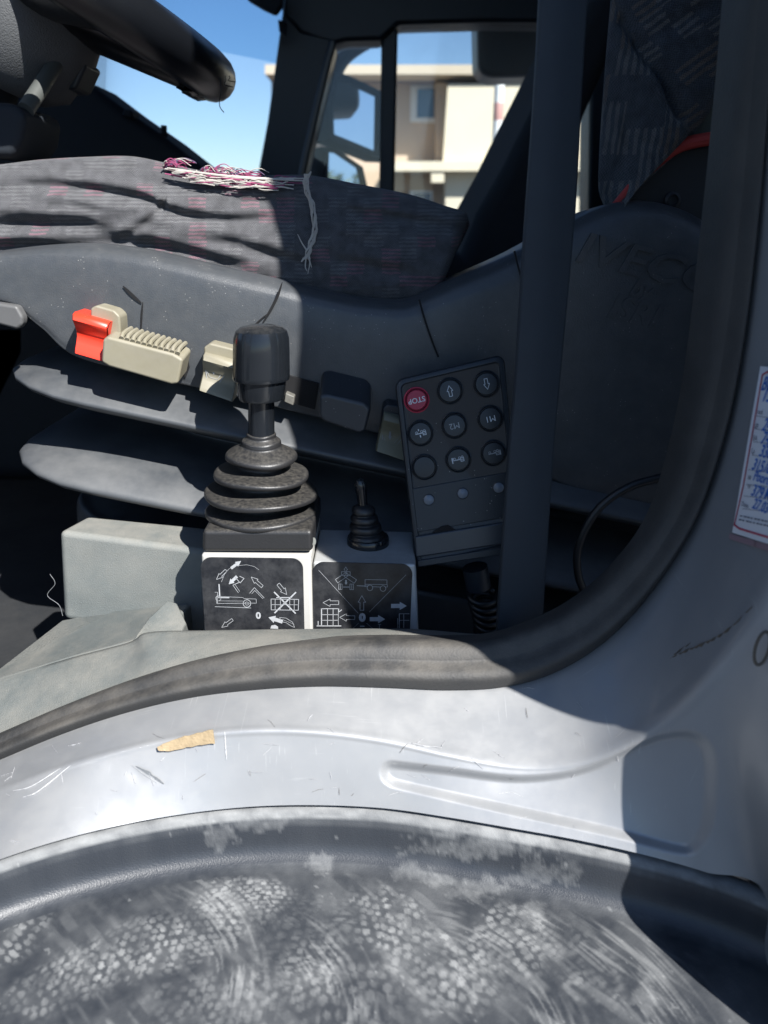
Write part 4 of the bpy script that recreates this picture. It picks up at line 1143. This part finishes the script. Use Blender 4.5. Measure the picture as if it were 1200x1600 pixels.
# base block, boot and lever
mk('base_block', *extr([P(316, 829, .600), P(488, 829, .600), P(489, 863, .599), P(315, 863, .599)], (0, .092, 0)), M_boot, lev, bevel=.004, seg=3)
ax = Vector(W(-.1118, .648, -.283)); lean = (.055, .0)
mk('base_screw', *tube([P(484, 846, .606), P(490, 846, .604)], .0035, 10), M_greyplast, lev)
def wob(r, z, a):
    return .0020 * math.sin(a * 1 + 2.6 + z * 30) * min(1, r / .03) * (1 if z > .03 else 0) + .0007 * math.sin(3 * a + z * 90) * min(1, r / .03)
bp_ = [(.0, .0), (.041, .0), (.041, .002), (.0395, .012), (.039, .024), (.0400, .0300), (.044, .0335), (.0482, .0350), (.0496, .0375), (.0485, .0402), (.044, .0415), (.036, .0424), (.030, .0440), (.0285, .0475),
       (.030, .0508), (.040, .0520), (.0482, .0530), (.0497, .0553), (.0486, .0578), (.044, .0590), (.034, .0600), (.027, .0618), (.0255, .0650), (.027, .0680), (.034, .0692), (.0400, .0702), (.0414, .0724), (.0402, .0748), (.036, .0760), (.027, .0770), (.0205, .0788), (.0192, .0815),
       (.0205, .0845), (.026, .0858), (.0300, .0868), (.0313, .0890), (.0300, .0920), (.0250, .0950), (.0180, .0985), (.0172, .1010), (.0165, .1035), (.0128, .1065), (.0115, .110), (.0, .111)]
mk('ribbed_boot', *lathe(ax, [tuple(q[:2]) for q in spline([(a, b, 0) for a, b in bp_], 260)], 56, lean, wob), M_boot, lev, sharp=179)
mk('shaft', *lathe(ax, [(.0, .104), (.0118, .1045), (.0113, .112), (.0110, .142), (.0128, .1455), (0, .146)], 32, lean), M_knob, lev, sharp=40)
kp = [(0, .1385), (.0150, .1385), (.0185, .1395), (.0195, .142), (.0203, .153), (.0206, .1545), (.0206, .1560), (.0232, .1562), (.0238, .1580), (.0238, .1600), (.0234, .180), (.0228, .1905), (.0210, .1962), (.0175, .1992), (.011, .2008), (.0, .2012)]
mk('knob', *lathe(ax, kp, 56, lean), M_knob, lev, sharp=28)

# ------------------------------------------------------------------ toggle box
tog = thing('toggle_box', W(-.01, .645, -.40), 'white framed symbol box with a small rubber booted toggle on top', 'switch box')
hb2, pl2 = px_box([(489, 878), (650, 882), (657, 1060), (492, 1060)], .604, .600, .075, 'housing', mat('aluminium_box', (.46, .47, .47), .45, metal=.3, dust=.3, dscale=60), tog)
fp2 = plate(pl2, tog, 614, 142, 1148, 690, .0095)
line, arrow, circ, fill, txt = mark_tools(pl2)
rotr = lambda cx, cy, w, h, a: [(cx + x * math.cos(a) - y * math.sin(a), cy + x * math.sin(a) + y * math.cos(a)) for x, y in ((-w / 2, -h / 2), (w / 2, -h / 2), (w / 2, h / 2), (-w / 2, h / 2))]
mk('printed_symbols', *join([
    line([(645, 172), (856, 402)], 2), line([(1112, 197), (915, 396)], 2), line([(830, 482), (858, 455)], 2), line([(900, 455), (936, 486)], 2),
    line(rotr(768, 212, 66, 22, -.6), 3, True), line(rotr(814, 214, 66, 22, .6), 3, True), line(rotr(790, 190, 46, 20, 0), 3, True), arrow((790, 186), (790, 154), 9, False, .5, 2.2, 2.5), arrow((791, 224), (791, 250), 8, True),
    line([(752, 246), (770, 246), (770, 275), (752, 275)], 3, True), line([(760, 246), (760, 275)], 3), line([(812, 246), (831, 246), (831, 276), (812, 276)], 3, True), line([(822, 246), (822, 276)], 3), line([(776, 262), (808, 262)], 5),
    line([(893, 222), (1010, 224), (1010, 249), (893, 247)], 3, True), line([(850, 255), (906, 257)], 4), line([(893, 247), (893, 260)], 3), line([(932, 260), (974, 262)], 3), line([(1002, 262), (1012, 262), (1012, 250)], 3), circ((919, 266), 15), circ((989, 270), 15),
    arrow((752, 346), (668, 346), 20), arrow((876, 386), (876, 308), 20), arrow((838, 426), (757, 424), 20),
    arrow((1032, 363), (1116, 363), 22, True), arrow((918, 434), (1000, 434), 22, True), txt('0', (878, 427), 62, 4.5),
    line([(660, 378), (752, 378), (752, 396), (768, 384)], 5), line([(660, 378), (660, 468)], 7), line([(692, 380), (692, 466)], 4), line([(722, 380), (722, 466)], 4), line([(660, 410), (750, 410)], 4), line([(660, 440), (750, 440)], 4), line([(636, 470), (764, 470)], 7), line([(750, 380), (750, 468)], 3), line([(642, 445), (642, 470)], 5),
    line([(1076, 405), (1130, 405)], 3), line([(1076, 405), (1076, 480)], 4), line([(1100, 405), (1100, 480)], 3), line([(1076, 440), (1130, 440)], 3), line([(1068, 430), (1068, 480)], 3), line([(970, 462), (970, 490)], 3), line([(962, 462), (978, 462)], 3), line([(868, 472), (888, 472)], 8)]),
   M_print, fp2, smooth=False)
tb = Vector(W(-.0145, .648, -.2835))
mk('ring', *lathe(tb, [(0, 0), (.0185, 0), (.0192, .001), (.0192, .012), (.0182, .014), (.0165, .0145), (.013, .013), (0, .013)], 36), M_knob, tog, sharp=40)
mk('boot', *lathe(tb, [tuple(q[:2]) for q in spline([(a, b, 0) for a, b in [(.0, .012), (.015, .012), (.0155, .016), (.0125, .0185), (.0145, .021), (.0140, .025), (.0108, .027), (.0125, .030), (.0118, .0335), (.0090, .0355), (.0105, .038), (.0095, .0415), (.0060, .044), (.0, .045)]], 60)], 30, (-.10, 0)), M_boot2, tog, sharp=179)
mk('stick', *lathe(tb, [(0, .040), (.0042, .040), (.0046, .052), (.0054, .060), (.0054, .064), (.0040, .0675), (0, .069)], 20, (-.10, 0)), M_knob, tog, sharp=40)

# ================================================================== HAND-HELD REMOTE
rem = thing('remote_control', P(725, 890, .63), 'black handheld control with red stop button hung upside down behind the belt', 'remote control')
tl, tr, bl = P(616, 594, .655), P(788, 553, .655), P(651, 890, .622)
rp = Plane((tr + bl) / 2, tr - tl, tl - bl)
Wd = (tr - tl).length; Hd = (tl - bl).dot(rp.ey) if (tl - bl).dot(rp.ey) > 0 else (tl - bl).length
q0 = rp.loc(tl); q1 = rp.loc(tr); q2 = rp.loc(bl)
x0, x1 = q0[0], q1[0]; y1 = q0[1]; y0 = q2[1]; skew = (q2[0] - q0[0])
def rem_outline(inset, r):
    pts = rrect2(x0 + inset, y0 + inset, x1 - inset, y1 - inset, r, 6)
    return [(a + skew * (y1 - b) / (y1 - y0), b) for a, b in pts]
out = []
for ins, h in ((.004, -.026), (.0, -.022), (.0, -.004), (.0012, -.0008), (.003, 0), (.0045, 0), (.0052, -.0012), (.0058, -.0016)):
    out.append([rp.at(a, b, h) for a, b in rem_outline(ins, max(.0075 - ins * .6, .003))])
body = mk('case', *ringloft(out), M_remote, rem, sharp=45)
def disc(name, px, py, r, prof, m, parent, n=28):
    a, b = rp.loc(rp.hit(px, py)); rows = []
    for k, h in prof:
        rows.append([rp.at(a + r * k * math.cos(t), b + r * k * math.sin(t), h) for t in [2 * math.pi * j / n for j in range(n)]])
    return mk(name, *ringloft(rows), m, parent, sharp=40), a, b
bpf = [(1.18, -.0018), (1.18, -.0010), (1.10, -.0004), (1.04, -.0009), (1.02, -.0022), (.98, -.0022), (.96, .0006), (.90, .0014), (.6, .0016), (.0, .0016)]
RB = .0098
ang = math.pi
M_rprint = mat('remote_white_print', (0.62, 0.64, 0.66), 0.5)
def sym(btn, parts, m=M_rprint):
    mk('symbol', *join(parts), m, btn, smooth=False)
H_ = .0019
s_, a, b = disc('button', 651, 625, RB * .93, [(1.22, -.0018), (1.22, -.001), (1.12, -.0006), (1.04, -.0016), (.98, -.0016), (.96, .0008), (.88, .0016), (0, .0018)], M_red, rem)
s_['label'] = 'red stop button'
sym(s_, [text_geo('STOP', rp, a, b, .0062, H_, rot=ang, bold=.00008)])
def boxarrow(a, b, up):
    sgn = 1 if up else -1
    return [ribbon(rp, [(a + x, b + y * sgn) for x, y in arrow2((0, -.0045), (0, .0045), .0026, .5, 1.9)], .0005, H_, True)]
def truck(a, b, extra):
    k = .00052
    L1 = [ribbon(rp, [(a - 8 * k, b), (a + 4 * k, b)], .0007, H_), ribbon(rp, circle2((a - 6 * k, b + 2.2 * k), 1.7 * k, 12), .0005, H_, True), ribbon(rp, circle2((a + 2.5 * k, b + 2.6 * k), 1.8 * k, 12), .0005, H_, True), ribbon(rp, circle2((a + 7 * k, b + 3 * k), 1.8 * k, 12), .0005, H_, True),
          ribbon(rp, [(a + 4 * k, b + 2 * k), (a + 4 * k, b - 3.6 * k), (a + 9 * k, b - 3.6 * k), (a + 9 * k, b + 2 * k)], .0006, H_, True), ribbon(rp, [(a + 4 * k, b - 1 * k), (a + 9 * k, b - 1 * k)], .0005, H_)]
    for (c, d, e, f_) in extra: L1.append(ribbon(rp, [(a + c * k, b + d * k), (a + e * k, b + f_ * k)], .0009, H_))
    return L1
for px_, py_, kind in ((703, 611, 'up'), (760, 600, 'down'), (657, 677, 't1'), (710, 665, 'M2'), (766, 654, 'M1'), (663, 730, ''), (716, 718, 't2'), (771, 708, 't3')):
    o, a, b = disc('button', px_, py_, RB, bpf, M_button, rem)
    if kind == 'up': sym(o, boxarrow(a, b, True))
    elif kind == 'down': sym(o, boxarrow(a, b, False))
    elif kind in ('M1', 'M2'): sym(o, [text_geo(kind, rp, a, b, .0072, H_, rot=ang)], M_rprint if kind == 'M1' else M_print)
    elif kind == 't1': sym(o, truck(a, b, [(-1, -3, -1, -6), (-2, 5, -2, 7)]))
    elif kind == 't2': sym(o, truck(a, b, [(-10, -4, -10, 4), (-9, 2, -8, 4)]))
    elif kind == 't3': sym(o, truck(a, b, [(11, -4, 11, 3)]), M_print)
for px_, py_ in ((670, 781), (723, 771), (779, 762)):
    o, a, b = disc('indicator_lamp', px_, py_, .0066, [(1.05, -.0018), (1.05, -.0012), (.95, -.0008), (.88, -.002), (.8, -.002), (.78, -.0005), (.6, .0006), (0, .0012)], M_remote, rem)
    disc('lamp_lens', px_, py_, .0044, [(1, -.001), (1, .0006), (.8, .0014), (0, .0018)], M_lamp, o)
def rem_quad(name, pts, h0, h1, m, bevel=.0008):
    a = [rp.loc(rp.hit(x, y)) for x, y in pts]; fr_ = [rp.at(x, y, h1) for x, y in a]; bk_ = [rp.at(x, y, h0) for x, y in a]
    return mk(name, *extr(fr_, bk_), m, rem, bevel=bevel)
rem_quad('lower_panel', [(644, 764), (792, 738), (797, 808), (652, 832)], -.003, -.0006, M_remote)
rem_quad('flap', [(648, 838), (797, 814), (799, 848), (650, 871)], -.003, .0014, mat('remote_flap', (.034, .040, .050), .35), .0016)
rem_quad('flap_notch', [(675, 833), (690, 822), (700, 820), (712, 828)], -.002, .0002, M_flatblack, 0)
rem_quad('end_bar', [(652, 876), (800, 853), (801, 864), (653, 886)], -.006, .0006, M_remote)
# cable socket and coiled lead
cs = P(742, 886, .64); ce = P(748, 918, .64)
mk('cable_socket', *tube([cs, (cs + ce) / 2, ce], .0115, 18), M_remote, rem)
hx = []
for k in range(150):
    t = k / 149; a = t * 2 * math.pi * 7
    cx, cy = 750 + 8 * math.sin(t * 2.2), 925 + 75 * t
    c = P(cx, cy, .648 + .02 * t)
    hx.append(c + Vector((math.cos(a) * .0115, math.sin(a) * .0115 * .8, math.sin(a) * .003 + .0)) + Vector((.004 * t, 0, 0)))
mk('coiled_lead', *tube(hx, .0031, 9), M_cable, rem, sharp=179)

# ------------------------------------------------------------------ loose cable behind the belt
cb = [(1120, 738), (1070, 740), (1035, 746), (985, 760), (942, 788), (915, 825), (902, 865), (905, 905), (922, 938), (950, 975)]
o = mk('black_cable', *tube([Vector(q) for q in spline([P(x, y, .66) for x, y in cb], 60)], .0038, 12), M_cable, None, sharp=179)
o['label'] = 'thin black cable looping behind the seal at right'; o['category'] = 'cable'

# ================================================================== THINGS ON THE SILL
st = thing('data_sticker', P(1165, 830, .46), 'white sticker with red border and blue handwriting on the door pillar', 'sticker')
sel = (gpx > 1150) & (gpx < 1250) & (gpy > 560) & (gpy < 850)
Q = Gs[sel]; cen = Q.mean(0); nv = np.linalg.svd(Q - cen)[2][2]
if nv[1] > 0: nv = -nv
cen = cen + nv * (((Q - cen) @ nv).max() + .0012)
nv = Vector(nv); upv = Vector((0, 0, 1))
sp_ = Plane(cen, upv.cross(nv), upv)
if sp_.n.dot(nv) < 0: sp_.n = -sp_.n
sp_.n = nv
e_ = sp_.hit(1240, 715) - sp_.hit(1140, 690); sp_.ex = e_.normalized(); sp_.ey = sp_.n.cross(sp_.ex)
def st_px(pts, lift): return [sp_.hit(x, y, lift) for x, y in pts]
base_px = [(1188, 572), (1262, 580), (1225, 858), (1144, 832)]
fr_ = st_px(base_px, .0); mk('sheet', *extr(fr_, [p - sp_.n * .0006 for p in fr_]), M_paper, st, smooth=False)
mk('red_border', *join([ribbon(sp_, [sp_.loc(sp_.hit(x, y)) for x, y in ((1258, 590), (1200, 581), (1192, 586), (1176, 680), (1162, 760), (1150, 812), (1148, 820), (1156, 826), (1222, 846))], .0012, .0004)]), M_inkred, st, smooth=False)
mk('clear_edge', *join([ribbon(sp_, [sp_.loc(sp_.hit(x, y)) for x, y in ((1141, 838), (1180, 850), (1224, 864))], .0035, .0)]), mat('sticker_film', (.32, .22, .24), .3), st, smooth=False)
bx_ = sp_.loc(sp_.hit(1184, 620)); tilt_ = 0.0
hand = []
for s, x, y, sz in (('BO', 1201, 601, .013), ('13', 1199, 618, .013), ('24', 1199, 665, .012), ('74', 1197, 686, .012), ('33', 1194, 706, .0115), ('6', 1203, 708, .0115), ('315', 1185, 728, .011), ('/8', 1200, 731, .011), ('Poort', 1190, 747, .0095), ('379', 1184, 769, .011), ('M', 1200, 773, .011), ('27.03', 1189, 791, .0100)):
    a, b = sp_.loc(sp_.hit(x, y)); hand.append(text_geo(s, sp_, a, b, sz * .92, .0006, shear=.35, bold=.00012, sx=.85))
mk('handwriting', *join(hand), M_inkblue, st, smooth=False)
pr_ = [ribbon(sp_, [sp_.loc(sp_.hit(x, y)) for x, y in ((xa, ya), (1236, ya + 8))], .00025, .0005) for xa, ya in ((1183, 650), (1180, 670), (1178, 690), (1176, 711), (1170, 734), (1167, 757), (1163, 775), (1161, 795))]
for s, x, y in (('cod.', 1189, 644), ('gp', 1184, 664), ('EA', 1181, 685), ('Lp', 1178, 705), ('W', 1172, 747), ('nr', 1172, 760), ('Date', 1165, 789)):
    a, b = sp_.loc(sp_.hit(x, y)); pr_.append(text_geo(s, sp_, a, b, .0042, .0005))
for k in range(2):
    for j in range(14):
        xx = 1158 + j * 5.5 - k * 2; yy_ = 806 + k * 6 + j * 1.2
        pr_.append(ribbon(sp_, [sp_.loc(sp_.hit(xx, yy_)), sp_.loc(sp_.hit(xx + random.uniform(2, 4.5), yy_ + .6))], .0008, .0005))
mk('small_print', *join(pr_), M_inkgrey, st, smooth=False)

tr0 = spline([(246, 1168, 0), (262, 1159, 0), (285, 1151, 0), (310, 1145, 0), (333, 1139, 0)], 16); tr1 = spline([(248, 1174, 0), (265, 1173, 0), (290, 1168, 0), (312, 1164, 0), (336, 1161, 0)], 16)
yt = [on_sill((a[0] + b[0]) / 2, (a[1] + b[1]) / 2) for a, b in zip(tr0, tr1)]; yt = np.polyval(np.polyfit(np.arange(16), yt, 2), np.arange(16))
jg = [random.uniform(-.8, .8) for _ in range(16)]
rws = [[P(a[0] + (b[0] - a[0]) * t, a[1] + (b[1] - a[1]) * t + j * (1 if t in (0, 1) else 0), y - .0016 - .0022 * t) for a, b, y, j in zip(tr0, tr1, yt, jg)] for t in (0, .5, 1)]
o = mk('tape_scrap', *grid(rws), M_tape, None, smooth=False, solid=.0006)
o['label'] = 'torn scrap of brown tape residue stuck on the silver sill'; o['category'] = 'tape'
def sill_strip(name, pts, w, m, lift=.0007):
    c = spline([(x, y, 0) for x, y in pts], len(pts) * 6)[:, :2]; L1, L2 = [], []
    for i in range(len(c)):
        d = c[min(i + 1, len(c) - 1)] - c[max(i - 1, 0)]; d = d / (np.hypot(*d) + 1e-9); n = np.array([-d[1], d[0]])
        k = w / 2 * (.25 + .75 * vnoise(i * .8, w)) * math.sin(math.pi * (i + .6) / (len(c) + .2)) ** .5
        Y = on_sill(*c[i]) - lift
        L1.append(P(*(c[i] + n * k), Y)); L2.append(P(*(c[i] - n * k), Y))
    v, f = grid([L1, L2]); return mk(name, v, f, m, sill, smooth=False)
M_scr = mat('bare_scratch_brown', (.11, .09, .07), .9)
sill_strip('scratch', [(1046, 1029), (1070, 1018), (1095, 1008), (1120, 996), (1145, 978), (1178, 945)], 6, M_scr)
sill_strip('scratch', [(1052, 1024), (1066, 1014), (1080, 1004)], 4, M_scr)
M_pale = mat('pale_scratch', (.52, .52, .52), .6)
sill_strip('scratch', [(351, 1143), (352, 1160), (354, 1187)], 2.5, M_pale)
for a in ([(20, 1236), (50, 1228), (95, 1200)], [(35, 1246), (60, 1236), (110, 1196)], [(205, 1195), (225, 1210), (245, 1223)], [(640, 1160), (660, 1165), (690, 1168)], [(780, 1240), (800, 1238), (818, 1246)]):
    sill_strip('scratch', a, 1.8, M_pale)
o = sill_strip('scratch', [(212, 1197), (232, 1208), (256, 1225)], 6, mat('dent_scuff', (.20, .21, .22), .5))
rr_ = [(1191 + 11 * math.cos(t) - 6 * math.sin(t), 1013 + 26 * math.sin(t)) for t in [k * math.pi / 6 for k in range(12)]]
rs = [P(x, y, on_sill(1195, 1015) - .0035) for x, y, _ in spline([(a, b, 0) for a, b in rr_ + rr_[:1]], 30)]
mk('rust_ring', *tube(rs, .0010, 6), M_scr, sill)

# ================================================================== TREES BEHIND THE TRUCK (seen in the far mirrors)
M_leaf = mat('leaf_green', (.075, .11, .035), .8, var=.5, vscale=3)
M_bark = mat('bark_brown', (.10, .075, .05), .9)
def tree(x, y, h, r, label):
    root = thing('tree', (x, y, 0), label, 'tree', 'trees behind the truck')
    tr_ = [tube([Vector((x, y, 0)), Vector((x + .1, y, h * .3)), Vector((x, y + .1, h * .7))], .16, 8, taper=lambda t: 1 - .7 * t)]
    for k in range(6):
        a = k * 1.05; tr_.append(tube([Vector((x, y, h * .35)), Vector((x + r * .4 * math.cos(a), y + r * .4 * math.sin(a), h * .55)), Vector((x + r * .8 * math.cos(a), y + r * .8 * math.sin(a), h * .7))], .06, 6, taper=lambda t: 1 - .7 * t))
    mk('trunk', *join(tr_), M_bark, root)
    V, Fs = [], []
    for k in range(26):
        a, e = random.uniform(0, 6.28), random.uniform(-.6, 1.4); q = random.uniform(.45, 1)
        c = Vector((x + r * q * math.cos(a) * math.cos(e), y + r * q * math.sin(a) * math.cos(e), h * .66 + h * .32 * q * math.sin(e)))
        for j in range(110):
            p = c + Vector((random.gauss(0, .3), random.gauss(0, .3), random.gauss(0, .26))) * r * .5
            u = Vector((random.gauss(0, 1), random.gauss(0, 1), random.gauss(0, 1))).normalized() * .13; w = u.orthogonal().normalized() * .07
            o = len(V); V += [p - u, p + w, p + u, p - w]; Fs.append((o, o + 1, o + 2, o + 3))
    mk('crown', V, Fs, M_leaf, root, smooth=False)
tree(15, 5.6, 3.9, 1.5, 'leafy green tree mirrored in the upper far wing mirror')
tree(19, 8.6, 6.5, 2.4, 'taller tree farther behind the truck on the passenger side')

# fine random scuffs over the lit sill
M_fine = mat('fine_scuff', (.44, .44, .45), .6); M_grime = mat('grime_fleck', (.16, .155, .15), .9)
for k in range(64):
    x = random.uniform(-20, 980); t = random.random()
    yb = np.interp(x, [q[0] for q in SB], [q[1] for q in SB]); yd = np.interp(x, [q[0] for q in SD], [q[1] for q in SD])
    y = yb + 8 + (yd - yb - 20) * t; a = random.gauss(.3, .9); l = random.uniform(5, 26)
    pts = [(x, y), (x + l * .5 * math.cos(a), y + l * .5 * math.sin(a) + random.uniform(-1.5, 1.5)), (x + l * math.cos(a), y + l * math.sin(a))]
    if pts[-1][1] > yd - 8 or pts[-1][1] < yb + 6: continue
    sill_strip('scratch', pts, random.uniform(.8, 1.9), M_fine if random.random() < .75 else M_grime, .0006)
